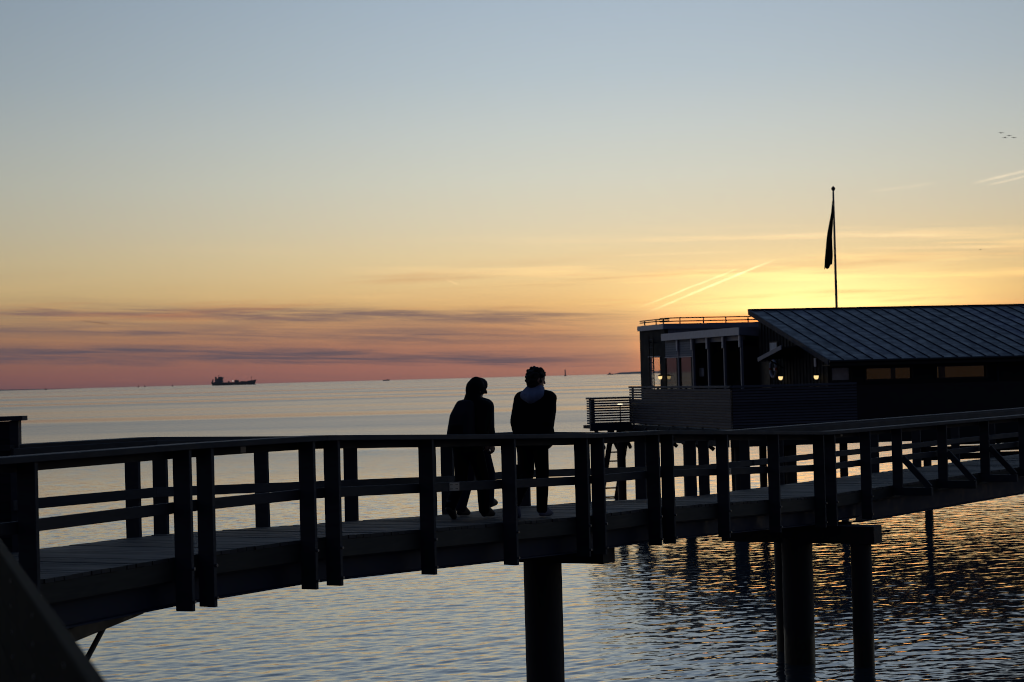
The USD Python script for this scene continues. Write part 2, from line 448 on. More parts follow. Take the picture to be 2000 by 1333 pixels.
# ------------------------------------------------------------------ sea
def sea_mesh():
    """Waves modelled as geometry; the mesh and the shortest waves get coarser with distance, the steepness stays alike."""
    rng = np.random.default_rng(4)
    ys = [24.0]
    while ys[-1] < 215:
        ys.append(ys[-1] * (1.0019 if ys[-1] < 90 else 1.0024))
    ys = np.array(ys)
    ts = np.linspace(-.34, .36, 640)
    X, Y = ts[None, :] * ys[:, None], np.repeat(ys[:, None], len(ts), 1)
    step = np.gradient(ys)[:, None]
    lmin = np.maximum(.15, 2.4 * step)
    lmax = np.maximum(.85, 3.2 * lmin)
    calm = .55 + .95 * np.clip((meshkit.fbm(np.stack([X * .0022, Y * .013, 0 * X], -1), 4, 9) - .32) / .36, 0, 1)
    calm *= .50 + 1.0 * meshkit.fbm(np.stack([X * .10, Y * .15, 0 * X], -1), 3, 5)
    H = np.zeros_like(X)
    lam0 = .16
    while lam0 < 9:
        w = np.clip((lam0 - .8 * lmin) / (.3 * lmin), 0, 1) * np.clip((1.15 * lmax - lam0) / (.4 * lmax), 0, 1)
        rows = np.nonzero(w[:, 0] > 0)[0]
        for i in range(9):
            lam = lam0 * rng.uniform(.85, 1.25)
            th, ph, sl, sd = rng.normal(math.pi / 2 + .10, .60), rng.random() * 6.28, rng.uniform(.5, 1.4) * WAVE_SLOPE, int(rng.integers(1e6))
            if not len(rows):
                continue
            r = slice(rows[0], rows[-1] + 1)
            k = 2 * np.pi / lam
            c = .09 / lam ** .75
            env = .35 + 1.3 * meshkit.noise(np.stack([X[r] * c * .8 + i * 7.3, Y[r] * c * 1.4 + i * 3.1, 0 * X[r]], -1), sd)
            H[r] += w[r] * env * sl * .95 * np.clip(1.45 - Y[r] / 140, 0, 1) / k * np.sin(k * (np.cos(th) * X[r] + np.sin(th) * Y[r]) + ph)
        lam0 *= 1.5
    H *= calm
    edge = np.minimum.reduce([(ts[None, :] - ts[0]) / .03 + 0 * Y, (ts[-1] - ts[None, :]) / .03 + 0 * Y, (Y - ys[0]) / 1.5, (ys[-1] - Y) / 30, np.ones_like(X)])
    H *= np.clip(edge, 0, 1)
    ny, nx = X.shape
    v = np.stack([X, Y, H], -1).reshape(-1, 3)
    i, j = np.meshgrid(np.arange(ny - 1), np.arange(nx - 1), indexing="ij")
    a = i * nx + j
    q = np.stack([a, a + 1, a + nx + 1, a + nx], -1).reshape(-1, 4)
    tri = np.vstack([q[:, [0, 1, 2]], q[:, [0, 2, 3]]])
    B = 24000.0
    c = [X[0, 0], ys[0], X[0, -1], ys[0], X[-1, -1], ys[-1], X[-1, 0], ys[-1]]
    ov = V(-B, -B / 4, 0, B, -B / 4, 0, B, B, 0, -B, B, 0, c[0], c[1], 0, c[2], c[3], 0, c[4], c[5], 0, c[6], c[7], 0).reshape(-1, 3)
    of = np.array([[0, 1, 5], [0, 5, 4], [1, 2, 6], [1, 6, 5], [2, 3, 7], [2, 7, 6], [3, 0, 4], [3, 4, 7]]) + len(v)
    return trimesh.Trimesh(np.vstack([v, ov]), np.vstack([tri, of]), process=False)


WAVE_SLOPE = .0088
obj('sea', sea_mesh(), WATER, smooth=True, kind='structure')

# ------------------------------------------------------------------ footbridge
O2, HD = V(-1.85, 19.4), V(.4955, .8686)
HL, HR = V(.398, .917), V(.562, .827)
HL, HR = HL / np.linalg.norm(HL), HR / np.linalg.norm(HR)
J_S = [-9.0, -1.8, .12, 5.67, 7.61, 13.33, 15.17, 36.0]
J_P = [O2 + HD * -1.8 + HL * -7.2] + [O2 + HD * s for s in J_S[1:7]] + [O2 + HD * 15.17 + HR * 20.83]
J_D = [HL, None, HD, HD, HD, HD, None, HR]
LEFT = lambda d: V(-d[1], d[0])
J_M = []
for k_ in range(8):
    if k_ in (1, 6):
        a_, b_ = (HL, HD) if k_ == 1 else (HD, HR)
        m_ = LEFT(a_) + LEFT(b_)
        m_ /= np.linalg.norm(m_)
        m_ /= float(m_ @ LEFT(a_))
        J_M.append(m_)
    else:
        J_M.append(LEFT(J_D[k_]))
RAIL_E = [.505, .507, .512, .705, .735, .955, .968, .968]     # how far the rail top lies below the eye


def on_path(s, L, below_rail=0.0):
    """The point of the walkway at run s, L metres in from its outer (near) face, below_rail metres under the rail top."""
    k = int(np.clip(np.searchsorted(J_S, s) - 1, 0, 6))
    t = (s - J_S[k]) / (J_S[k + 1] - J_S[k])
    p = J_P[k] * (1 - t) + J_P[k + 1] * t + L * (J_M[k] * (1 - t) + J_M[k + 1] * t)
    return V(p[0], p[1], EYE - (RAIL_E[k] * (1 - t) + RAIL_E[k + 1] * t) - below_rail)


def along(s):
    d = on_path(s + .01, 1.0) - on_path(s - .01, 1.0)
    d[2] = 0
    return d / np.linalg.norm(d)


DECK_DROP = .98          # deck surface under the rail top
NEAR_L, FAR_L = 0.0, 2.285
rng = random.Random(11)


def build_planks(owner, s0, s1):
    s = s0
    while s < s1 - .1:
        w = .118
        z = rng.uniform(-.003, .003)
        la, lb = .166 + rng.uniform(-.006, .006), 2.117 + rng.uniform(-.006, .006)
        top = [on_path(s, la, DECK_DROP + z), on_path(s + w, la, DECK_DROP + z), on_path(s + w, lb, DECK_DROP + z), on_path(s, lb, DECK_DROP + z)]
        bot = [p - V(0, 0, .034) for p in top]
        obj('plank', prism(bot, top), DECK, owner)
        s += .126


def build_post(owner, s, side, drop, bolts=True):
    L = .085 if side == 'near' else FAR_L - .085
    top, foot = on_path(s, L, .052), on_path(s, L, DECK_DROP + drop)
    foot[:2] = top[:2]
    post = obj('post', bar(foot, top, .17, .046, up=along(s)), RAIL, owner)
    if bolts and side == 'near':
        n = LEFT(along(s)[:2])
        out = V(n[0], n[1], 0)
        for dz in (.10, .385):
            c = on_path(s, 0.0, DECK_DROP + dz)
            obj('bolt', rod(c + out * .004, c - out * .022, .014, n=6), BOLT, post)
    return post


def strip(owner, name, s0, s1, L, w, t, below, mat, step=None, joints=J_S):
    """A straight board per stretch between joints; long stretches are made of several boards butted end to end."""
    cuts = sorted({s0, s1} | {s for s in joints if s0 < s < s1})
    for a, b in zip(cuts, cuts[1:]):
        n = 1 if not step else max(1, round((b - a) / step))
        for i in range(n):
            p, q = on_path(a + (b - a) * i / n + .002, L, below), on_path(a + (b - a) * (i + 1) / n - .002, L, below)
            obj(name, bar(p, q, w, t), mat, owner)


NEAR_POSTS = [-8.2, -6.2, -4.13, -1.956, -1.617, -.085, .327, 2.03, 3.74, 5.46, 5.88, 7.40, 7.815, 9.54, 11.33, 13.1, 13.57, 15.12]
bridge = thing('footbridge', 'dark timber footbridge with railings crossing the picture from the left edge', 'footbridge')
build_planks(bridge, -9.0, 15.17)
for s in NEAR_POSTS:
    build_post(bridge, s, 'near', .465)
for s in [x_ for x_ in NEAR_POSTS if x_ > -1.8]:
    build_post(bridge, s, 'far', .465)
strip(bridge, 'handrail', -9.0, 15.17, .085, .205, .052, .026, RAIL)
strip(bridge, 'handrail', -1.8, 15.17, FAR_L - .085, .205, .052, .026, RAIL)
strip(bridge, 'rail_board', -9.0, 15.17, .207, .032, .098, .082, RAIL)
strip(bridge, 'rail_board', -1.8, 15.17, FAR_L - .207, .032, .098, .082, RAIL)
strip(bridge, 'middle_rail', -9.0, 15.17, .190, .034, .098, .555, RAIL)
strip(bridge, 'middle_rail', -1.8, 15.17, FAR_L - .190, .034, .098, .555, RAIL)
strip(bridge, 'fascia_board', -9.0, 15.17, .186, .034, .168, DECK_DROP + .034 + .085, FASC)
strip(bridge, 'fascia_board', -9.0, 15.17, FAR_L - .186, .034, .168, DECK_DROP + .034 + .085, FASC)
for L_ in (.30, FAR_L - .30):
    for a_, b_ in zip(J_S[:6], J_S[1:7]):
        parts = [bar(on_path(a_, L_, DECK_DROP + d0), on_path(b_, L_, DECK_DROP + d0), w0, t0, ch=.002) for d0, w0, t0 in ((.213, .17, .014), (.3195, .012, .199), (.426, .17, .014))]
        obj('steel_beam', cat(parts), STEEL, bridge)
s = -8.6
while s < 15:
    obj('joist', bar(on_path(s, .40, DECK_DROP + .12), on_path(s, FAR_L - .40, DECK_DROP + .12), .06, .16), FASC, bridge)
    s += .9
for s in (2.71, 9.91):                                            # nail plates over the butt joints of the middle rail
    p, q = on_path(s - .10, .170, .555), on_path(s + .10, .170, .555)
    plate = obj('joint_plate', bar(p, q, .003, .088, ch=.0005), GALV, bridge)
    n_ = LEFT(along(s)[:2]); out = V(n_[0], n_[1], 0)
    for i in (-.075, -.05, .03, .055):
        for dz in (-.022, .022):
            c = on_path(s + i, .168, .555 + dz)
            obj('nail_head', rod(c, c - out * .003, .006, n=6), BLACK, plate)
for s, h_ in ((-.93, .055), (14.35, .03)):
    p, q = on_path(s - .04, .188, .092), on_path(s + .04, .188, .092)
    obj('small_plate', bar(p, q, .004, h_, ch=.0005), GALV, bridge)
# end support under the left landing: sloping bearer and thin tie
br1, br2 = on_path(-4.05, .35, DECK_DROP + .585), on_path(-2.05, .55, DECK_DROP + .43)
obj('bearer', bar(br1, br2, .15, .12), BLACK, bridge)
obj('tie_rod', rod(on_path(-3.1, .45, DECK_DROP + .93), on_path(-2.55, .45, DECK_DROP + .42), .024), BLACK, bridge)

# the level gangway that goes on from the last landing to the restaurant terrace
gang = thing('gangway', 'level timber gangway with raking outside struts leading from the bridge to the terrace', 'gangway')
build_planks(gang, 15.19, 36.0)
GP = [15.17 + t_ for t_ in (1.19, 3.1, 5.05, 7.0, 8.95, 10.9, 12.85, 14.8, 16.75, 18.7)]
for s in GP:
    build_post(gang, s, 'near', .11, bolts=False)
    build_post(gang, s, 'far', .11, bolts=False)
    n_ = LEFT(along(s)[:2]); out = V(n_[0], n_[1], 0)
    a_ = on_path(s, .6, DECK_DROP + .10)
    obj('outrigger', bar(a_, on_path(s, -.50, DECK_DROP + .10), .075, .13), RAIL, gang)
    obj('raking_strut', bar(on_path(s, -.005, DECK_DROP - .45), on_path(s, -.46, DECK_DROP + .035), .05, .10), RAIL, gang)
for L_, Lr, sg in ((.085, .207, 1), (FAR_L - .085, FAR_L - .207, -1)):
    strip(gang, 'handrail', 15.17, 36.0, L_, .205, .052, .026, RAIL)
    strip(gang, 'rail_board', 15.17, 36.0, Lr, .032, .098, .082, RAIL)
    strip(gang, 'middle_rail', 15.17, 36.0, Lr, .034, .098, .555, RAIL)
    strip(gang, 'fascia_board', 15.17, 36.0, L_ + sg * .1, .034, .168, DECK_DROP + .034 + .085, FASC)
    parts = [bar(on_path(15.17, L_ + sg * .215, DECK_DROP + d0), on_path(36.0, L_ + sg * .215, DECK_DROP + d0), w0, t0, ch=.002) for d0, w0, t0 in ((.213, .17, .014), (.365, .012, .29), (.517, .17, .014))]
    obj('steel_beam', cat(parts), STEEL, gang)

# piers
def pile(owner, s, L, d, top):
    p = on_path(s, L, top)
    return obj('pile', rod((p[0], p[1], -3.0), p, d / 2, n=28), PILE, owner, smooth=40)


pier = thing('bridge_pier', 'single round black steel pile and cross beam under the middle landing of the footbridge', 'pier')
pile(pier, 6.62, 1.29, .48, DECK_DROP + .60)
obj('cross_beam', bar(on_path(6.64, .36, DECK_DROP + .535), on_path(6.64, 2.12, DECK_DROP + .535), .32, .20), PILE, pier)
pier2 = thing('bridge_pier', 'three pile pier under the right landing, in the orange glitter', 'pier')
pile(pier2, 14.1, .89, .48, DECK_DROP + .70)
pile(pier2, 14.1, -.17, .32, DECK_DROP + .70)
pile(pier2, 15.3, 1.62, .34, DECK_DROP + .5)
obj('cross_beam', bar(on_path(14.1, -.45, DECK_DROP + .63), on_path(14.1, 2.1, DECK_DROP + .63), .34, .27), PILE, pier2)
obj('lower_beam', bar(on_path(15.25, .45, DECK_DROP + .60), on_path(15.25, 2.1, DECK_DROP + .60), .2, .14), PILE, pier2)

# boarded screen at the left end, beyond the bridge
scr = thing('boarded_screen', 'dark boarded wind screen with a cap board at the left edge', 'screen')
SX1, SY = -4.56, 18.85
for i in range(15):
    z1 = EYE - .29 - i * .083
    obj('board', box((-7.6, SY + rng.uniform(-.002, .002), z1 - .079), (SX1 - .075, SY + .03, z1)), DARKW, scr)
obj('back_panel', box((-7.6, SY + .035, EYE - 1.6), (SX1 - .085, SY + .05, EYE - .292)), BLACK, scr)
obj('corner_post', box((SX1 - .08, SY - .012, EYE - 1.62), (SX1, SY + .11, EYE - .288)), RAIL, scr)
obj('cap_board', box((-7.7, SY - .05, EYE - .286), (SX1 + .05, SY + .15, EYE - .245)), RAIL, scr)

# parapet of the quay beside the photographer
par = thing('parapet', 'blurred dark boarded parapet close to the camera in the bottom left corner', 'parapet')
PA, PD = V(-.695, 3.54, 0), V(-.29, .957, 0)
PN = V(-.957, -.29, 0)                                            # towards the quay
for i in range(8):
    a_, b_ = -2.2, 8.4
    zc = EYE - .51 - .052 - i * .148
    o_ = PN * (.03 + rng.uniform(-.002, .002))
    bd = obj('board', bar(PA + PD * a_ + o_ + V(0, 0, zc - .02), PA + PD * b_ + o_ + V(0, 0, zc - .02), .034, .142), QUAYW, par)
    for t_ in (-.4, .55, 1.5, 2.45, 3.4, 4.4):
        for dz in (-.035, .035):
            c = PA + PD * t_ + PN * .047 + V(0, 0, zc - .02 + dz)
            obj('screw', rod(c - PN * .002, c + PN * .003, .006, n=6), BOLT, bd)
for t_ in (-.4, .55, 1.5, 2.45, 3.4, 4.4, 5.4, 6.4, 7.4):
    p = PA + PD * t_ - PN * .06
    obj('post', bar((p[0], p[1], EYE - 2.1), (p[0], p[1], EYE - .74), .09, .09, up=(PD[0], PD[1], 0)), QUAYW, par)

# ------------------------------------------------------------------ restaurant on its terrace
FC, BU, BV = V(6.87, 64.8), V(.9744, .2249), V(-.2249, .9744)


def B(u, v, h):
    """A point of the building: u along its front, v away from it, h above the eye level."""
    p = FC + BU * u + BV * v
    return V(p[0], p[1], EYE + h)


TB = np.eye(4)
TB[:2, 0], TB[:2, 1], TB[:3, 3] = BU, BV, (FC[0], FC[1], EYE)


def bb(u0, v0, h0, u1, v1, h1):
    m = box((u0, v0, h0), (u1, v1, h1))
    m.apply_transform(TB)
    return m


def wall_with_holes(axis, at, thick, a0, a1, h0, h1, holes):
    """A wall in the plane axis=at ('u' or 'v'), spanning a0..a1 and h0..h1, with rectangular openings (b0, b1, g0, g1)."""
    xs = sorted({a0, a1} | {x for o in holes for x in o[:2]})
    out = []
    for p, q in zip(xs, xs[1:]):
        cuts = [(o[2], o[3]) for o in holes if o[0] <= p + 1e-6 and o[1] >= q - 1e-6]
        lo = h0
        for g0, g1 in sorted(cuts) + [(h1, h1)]:
            if g0 > lo + 1e-6:
                out.append(bb(at, p, lo, at + thick, q, g0) if axis == 'u' else bb(p, at, lo, q, at + thick, g0))
            lo = g1
    return cat(out)


DIMLIT = glow_mat('dim_lit_room', (1.0, .50, .18), .012)
DIMLIT2 = glow_mat('dim_lit_curtain', (1.0, .56, .22), .026)
BLIND = plain('pale_blind', (.72, .72, .7), .8, var=.3, scale=4)
PAPER = plain('pale_notice', (.55, .56, .54), .8, var=.1)

EAVE_V, EAVE_H, RIDGE_V, RIDGE_H = 3.5, .27, 11.35, 2.24
hall = thing('restaurant_hall', 'dark long hall with a sloping ribbed metal roof at the right edge', 'building')
WV = 4.3
wins = [(5.14, 5.82, -.43, .00), (6.41, 8.08, -.43, -.05), (9.03, 10.86, -.44, -.05)]
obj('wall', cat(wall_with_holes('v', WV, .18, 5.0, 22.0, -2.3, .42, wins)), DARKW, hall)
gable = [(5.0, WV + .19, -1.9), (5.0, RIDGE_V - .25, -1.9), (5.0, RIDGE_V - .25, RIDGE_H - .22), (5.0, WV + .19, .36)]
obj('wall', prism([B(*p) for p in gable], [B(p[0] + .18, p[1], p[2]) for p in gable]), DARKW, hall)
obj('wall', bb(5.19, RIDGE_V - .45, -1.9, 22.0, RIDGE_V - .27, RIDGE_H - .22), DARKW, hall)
gable2 = [(p[0] + 16.8, p[1], p[2]) for p in gable]
obj('wall', prism([B(*p) for p in gable2], [B(p[0] + .18, p[1], p[2]) for p in gable2]), DARKW, hall)
# battens that cover the cladding joints of the gable
v_ = WV + .35
while v_ < RIDGE_V - .3:
    top_h = .36 + (v_ - WV - .19) * (RIDGE_H - .58) / (RIDGE_V - .25 - WV - .19)
    obj('batten', bb(4.972, v_, -1.88, 4.998, v_ + .045, top_h - .03), DARKW, hall)
    v_ += .32
for i, (a0, a1, g0, g1) in enumerate(wins):
    w = obj('window', cat(bb(a0 - .06, WV - .03, g0 - .06, a1 + .06, WV - .002, g0), bb(a0 - .06, WV - .03, g1, a1 + .06, WV - .002, g1 + .06),
                          bb(a0 - .06, WV - .03, g0, a0, WV - .002, g1), bb(a1, WV - .03, g0, a1 + .06, WV - .002, g1)), BLACK, hall)
    obj('pane', bb(a0 + .002, WV + .05, g0 + .002, a1 - .002, WV + .056, g1 - .002), PANE, w)
    if i == 0:
        obj('blind', bb(a0 + .01, WV + .09, g0 + .01, a1 - .01, WV + .1, g1 - .01), BLIND, w)
    elif i == 1:
        obj('curtain', bb(a0 + .01, WV + .12, g0 + .01, a0 + .95, WV + .13, g1 - .01), DIMLIT, w)
        obj('curtain', bb(a0 + 1.13, WV + .12, g0 + .01, a1 - .01, WV + .13, g1 - .01), DIMLIT, w)
    else:
        obj('curtain', bb(a0 + .01, WV + .12, g0 + .01, a0 + .1, WV + .13, g1 - .01), DIMLIT2, w)
        obj('curtain', bb(a0 + .36, WV + .12, g0 + .01, a1 - .01, WV + .13, g1 - .01), DIMLIT, w)
slope = (RIDGE_H - EAVE_H) / (RIDGE_V - EAVE_V)
rh = lambda v: EAVE_H + (v - EAVE_V) * slope
u_ = 4.74
while u_ < 21.9:
    u2 = u_ + .523
    a = [(u_ + .003, EAVE_V), (u2 - .003, EAVE_V), (u2 - .003, RIDGE_V), (u_ + .003, RIDGE_V)]
    sheet = prism([B(x, y, rh(y) - .03) for x, y in a], [B(x, y, rh(y)) for x, y in a])
    c = [(u_ + .004, EAVE_V + .01), (u_ + .026, EAVE_V + .01), (u_ + .026, RIDGE_V - .02), (u_ + .004, RIDGE_V - .02)]
    seam = prism([B(x, y, rh(y) + .001) for x, y in c], [B(x, y, rh(y) + .032) for x, y in c])
    p_ = obj('roof_sheet', sheet, ROOF, hall)
    obj('standing_seam', seam, ROOF, p_)
    u_ = u2
u1 = u_
def rake(u, w, d0, d1):
    a = [(u, EAVE_V - .02), (u + w, EAVE_V - .02), (u + w, RIDGE_V + .02), (u, RIDGE_V + .02)]
    return prism([B(x, y, rh(y) - d1) for x, y in a], [B(x, y, rh(y) - d0) for x, y in a])
obj('roof_deck', rake(4.80, u1 - 4.86, .034, .10), DARKW, hall)
obj('barge_board', rake(4.70, .04, -.03, .16), STEEL, hall)
obj('gutter', bar(B(4.72, EAVE_V - .07, EAVE_H - .05), B(u1, EAVE_V - .07, EAVE_H - .05), .11, .09, ch=.03), BLACK, hall)
obj('eave_board', bb(4.75, EAVE_V - .01, EAVE_H - .21, u1, EAVE_V + .02, EAVE_H - .036), BLACK, hall)
obj('soffit', bb(4.8, EAVE_V + .03, EAVE_H - .19, u1, WV - .003, EAVE_H - .16), BLACK, hall)
obj('ridge_flashing', bb(4.72, RIDGE_V - .02, RIDGE_H - .05, u1, RIDGE_V + .1, RIDGE_H + .055), BLACK, hall)
obj('downpipe', cat(rod(B(11.27, WV - .07, -2.2), B(11.27, WV - .07, .08), .045, n=14), bar(B(11.27, WV - .07, .06), B(11.27, EAVE_V - .05, .20), .08, .08)), STEEL, hall)
obj('sensor_strip', bb(4.93, 5.22, .06, 4.965, 5.38, .36), TRIM, hall)
gw = obj('window', bb(4.95, 9.0, .58, 4.969, 9.83, 1.02), BLACK, hall)
obj('pane', bb(4.935, 9.06, .62, 4.948, 9.77, .98), BLIND, gw)
obj('door', bb(4.94, 9.85, -1.88, 4.969, 10.75, .30), BLACK, hall)

canopy = thing('door_canopy', 'small sloping canopy over the gable door of the dark hall', 'canopy')
cp = [(4.15, 8.80, .38), (4.96, 8.80, .43), (4.96, 6.45, .84), (4.15, 6.45, .78)]
obj('canopy_board', prism([B(u, v, h - .05) for u, v, h in cp], [B(u, v, h) for u, v, h in cp]), DARKW, canopy)
obj('fascia', bar(B(4.13, 8.83, .37), B(4.13, 6.42, .77), .03, .15), TRIM2, canopy)
for v in (6.7, 8.5):
    obj('bracket', bar(B(4.96, v, (8.8 - v) * .17), B(4.35, v, .34 + (8.8 - v) * .17), .04, .05), DARKW, canopy)

# glazed pavilion and the flat-roofed block behind it
pav = thing('glazed_pavilion', 'low glazed pavilion with slim pale posts and a pale roof edge, left of the hall', 'building')
PU, PV0, PV1 = 4.45, 11.5, 21.2
PH0, PH1 = 1.60, 1.60
bays = np.linspace(PV0, PV1, 6)
obj('floor', bb(PU - .05, PV0 - .05, -1.9, 9.0, PV1 - .01, -1.80), DARKW, pav)
ro = [(PU - .12, PV0 - .15), (10.0, PV0 - .15), (10.0, PV1 - .005), (PU - .12, PV1 - .005)]
ph = lambda u: PH0 - (u - PU) * .10
obj('roof', prism([B(u, v, ph(u) - .24) for u, v in ro], [B(u, v, ph(u) - .02) for u, v in ro]), DARKW, pav)
obj('roof_edge', bb(PU - .155, PV0 - .18, PH0 - .27, PU - .122, PV1 - .01, PH0 + .02), TRIM, pav)
fr = [(PU - .12, PV0 - .18), (10.0, PV0 - .18), (10.0, PV0 - .152), (PU - .12, PV0 - .152)]
obj('roof_edge', prism([B(u, v, ph(u) - .27) for u, v in fr], [B(u, v, ph(u) + .02) for u, v in fr]), TRIM2, pav)
for i, v in enumerate(bays):
    if i == 5:
        continue
    p = obj('post', bb(PU - .045, v - .05, -1.8, PU + .045, v + .05, PH0 - .275), TRIM2, pav)
    obj('post_head', bb(PU - .10, v - .075, PH0 - .72, PU - .048, v + .075, PH0 - .275), TRIM, p)
obj('inner_wall', bb(8.2, PV0 + .1, -1.8, 8.35, PV1 - .1, ph(8.2) - .25), DARKW, pav)
obj('front_wall', bb(PU + .06, PV0 - .04, -1.8, 9.0, PV0 + .08, ph(9.0) - .26), DARKW, pav)
obj('beam', bb(PU + .06, PV0 + .1, ph(PU) - .46, PU + .18, bays[3] - .06, ph(PU) - .27), TRIM2, pav)
for i in (3, 4):
    v0, v1 = bays[i] + .055, bays[i + 1] - .055
    panel = obj('cladding_panel', bb(PU + .03, v0, .64, PU + .06, v1, PH0 - .28), DARKW, pav)
    for j in range(7):
        h0 = .655 + j * .098
        obj('slat', bb(PU - .002, v0 + .01, h0, PU + .028, v1 - .01, h0 + .088), GREYW, panel)
    obj('lintel', bb(PU - .03, v0, .60, PU + .06, v1, .636), TRIM, pav)
    d = obj('glass_door', cat(bb(PU, v0, -1.79, PU + .05, v0 + .32, .595), bb(PU, v1 - .06, -1.79, PU + .05, v1, .595), bb(PU, v0 + .325, -1.79, PU + .05, v1 - .065, -1.68)), DARKW, pav)
    obj('pane', bb(PU + .02, v0 + .325, -1.675, PU + .028, v1 - .065, .595), MIRROR_PANE, d)
obj('notice', bb(PU + .30, 17.0, -.20, PU + .32, 17.6, .14), PAPER, pav)

blk = thing('flat_roofed_block', 'dark flat roofed block with a see through corner window, leftmost part of the restaurant', 'building')
QV1, QH = 24.85, 2.03
obj('wall', wall_with_holes('u', PU, .16, PV1, QV1, -1.9, QH - .17, [(21.95, 23.57, -1.88, .66)]), DARKW, blk)
obj('wall', wall_with_holes('v', QV1 - .16, .16, PU + .165, 10.5, -1.9, QH - .17, [(PU + .22, 5.75, -1.88, .66)]), DARKW, blk)
obj('wall', bb(PU + .165, PV1, -1.9, 10.5, PV1 + .15, QH - .17), GREYW, blk)
obj('partition', bb(5.85, PV1 + .155, -1.9, 5.95, QV1 - .165, QH - .18), DARKW, blk)
obj('wall', bb(10.35, PV1 + .155, -1.9, 10.5, QV1 - .165, QH - .17), DARKW, blk)
obj('roof', bb(PU - .05, PV1 - .05, QH - .165, 10.6, QV1 + .05, QH - .02), DARKW, blk)
obj('roof_edge', bb(PU - .085, PV1 - .08, QH - .20, PU - .052, QV1 + .06, QH + .02), TRIM, blk)
obj('roof_edge', bb(PU - .052, PV1 - .08, QH - .20, 10.6, PV1 - .052, QH + .02), TRIM2, blk)
wn = obj('corner_window', cat(bb(PU - .02, 21.88, .665, PU + .1, 23.64, .71), bb(PU + .03, 23.50, -1.88, PU + .09, 23.56, .655), bb(PU + .03, 21.96, -1.88, PU + .09, 22.02, .655)), TRIM, blk)
obj('pane', bb(PU + .05, 22.025, -1.87, PU + .056, 23.495, .65), PANE, wn)
obj('pane', bb(PU + .24, QV1 - .09, -1.87, 5.73, QV1 - .084, .65), PANE, wn)

lad = thing('wall_ladder', 'thin dark metal ladder on the left wall of the flat roofed block', 'ladder')
for v in (22.35, 22.95):
    obj('stile', rod(B(PU - .16, v, -1.85), B(PU - .16, v, 1.55), .026, n=8), BLACK, lad)
    obj('bracket', rod(B(PU - .16, v, 1.30), B(PU - .002, v, 1.30), .02, n=8), STEEL, lad)
for j in range(10):
    obj('rung', rod(B(PU - .16, 22.375, -1.55 + j * .33), B(PU - .16, 22.925, -1.55 + j * .33), .017, n=8), STEEL, lad)


def safety_rail(label, pts, legs, h0, h1, h2):
    t = thing('roof_rail', label, 'railing')
    for h in (h1, h2):
        for a, b in zip(pts, pts[1:]):
            obj('rail', rod(B(*a, h), B(*b, h), .024, n=8), BLACK, t)
    for p in legs:
        obj('leg', rod(B(*p, h0), B(*p, h2 + .02), .026, n=8), BLACK, t)
    return t


safety_rail('short thin rail on the left end of the flat roof', [(4.5, 24.9), (4.5, 22.4), (4.9, 21.9)], [(4.5, 24.2), (4.5, 22.5)], QH - .01, QH + .16, QH + .24)
safety_rail('long thin two bar rail along the flat roof, meeting the hall roof', [(4.62, 22.3), (5.0, 21.5), (10.4, 21.5)], [(4.7, 22.1), (5.25, 21.5), (6.3, 21.5), (7.3, 21.5), (8.3, 21.5), (9.3, 21.5), (10.3, 21.5)], QH - .01, QH + .13, QH + .27)

# lanterns
def lantern(u, v, h, side, label):
    t = thing('wall_lantern', label, 'lantern', group='lit lanterns on the restaurant walls')
    out = {'u': (-1, 0), 'v': (0, -1)}[side]
    c = (u + out[0] * .16, v + out[1] * .16)
    T = np.eye(4); T[:3, 3] = B(*c, h)
    g = lathe([(.001, -.105), (.045, -.10), (.078, -.07), (.094, -.02), (.098, .03), (.097, .05), (.001, .05)], 20); g.apply_scale(.85); g.apply_transform(T)
    k = lathe([(.001, .052), (.125, .052), (.12, .075), (.05, .12), (.001, .135)], 20); k.apply_scale(.85); k.apply_transform(T)
    obj('glass', g, LAMP, t, smooth=40)
    obj('cap', k, BLACK, t, smooth=40)
    obj('bracket', bar(B(u, v, h + .09), B(c[0], c[1], h + .09), .03, .03), BLACK, t)
    return t


lantern(PU - .01, 21.42, -.20, 'u', 'lit lantern beside the left glass door, leftmost on the restaurant')
lantern(4.96, 8.36, -.30, 'u', 'lit lantern right beside the round lifebuoy')
lantern(4.96, 4.87, -.29, 'u', 'lit lantern at the hall corner, next to the pale window')

# lifebuoy on the gable
lb = thing('lifebuoy', 'round pale lifebuoy hanging on the dark gable wall left of a lantern', 'lifebuoy')
def torus_bit(a0, a1, R=.30, r=.055, n=14):
    ang = np.linspace(a0, a1, n)
    pts = [V(4.90, 9.35 + R * math.cos(a), .02 + R * math.sin(a)) for a in ang]
    rings = []
    for a, p in zip(ang, pts):
        for q in np.arange(10) * 2 * np.pi / 10:
            rr = R + r * math.cos(q)
            rings.append(B(4.90 + r * math.sin(q), 9.35 + rr * math.cos(a), .02 + rr * math.sin(a)))
    f = []
    for i in range(n - 1):
        for j in range(10):
            k = (j + 1) % 10
            f += [[i * 10 + j, i * 10 + k, (i + 1) * 10 + k, (i + 1) * 10 + j]]
    f = np.array(f)
    m = trimesh.Trimesh(np.array(rings), np.vstack([f[:, [0, 1, 2]], f[:, [0, 2, 3]]]), process=False)
    return m
RED = plain('red_band', (.25, .03, .02), .5)
for q in range(4):
    obj('ring', torus_bit(q * math.pi / 2 + .15, (q + 1) * math.pi / 2 - .15), TRIM2, lb, smooth=True)
    obj('band', torus_bit(q * math.pi / 2 - .15, q * math.pi / 2 + .15, n=5, r=.057), RED, lb, smooth=True)
obj('hook_plate', bb(4.93, 9.28, -.04, 4.96, 9.42, .06), TRIM, lb)

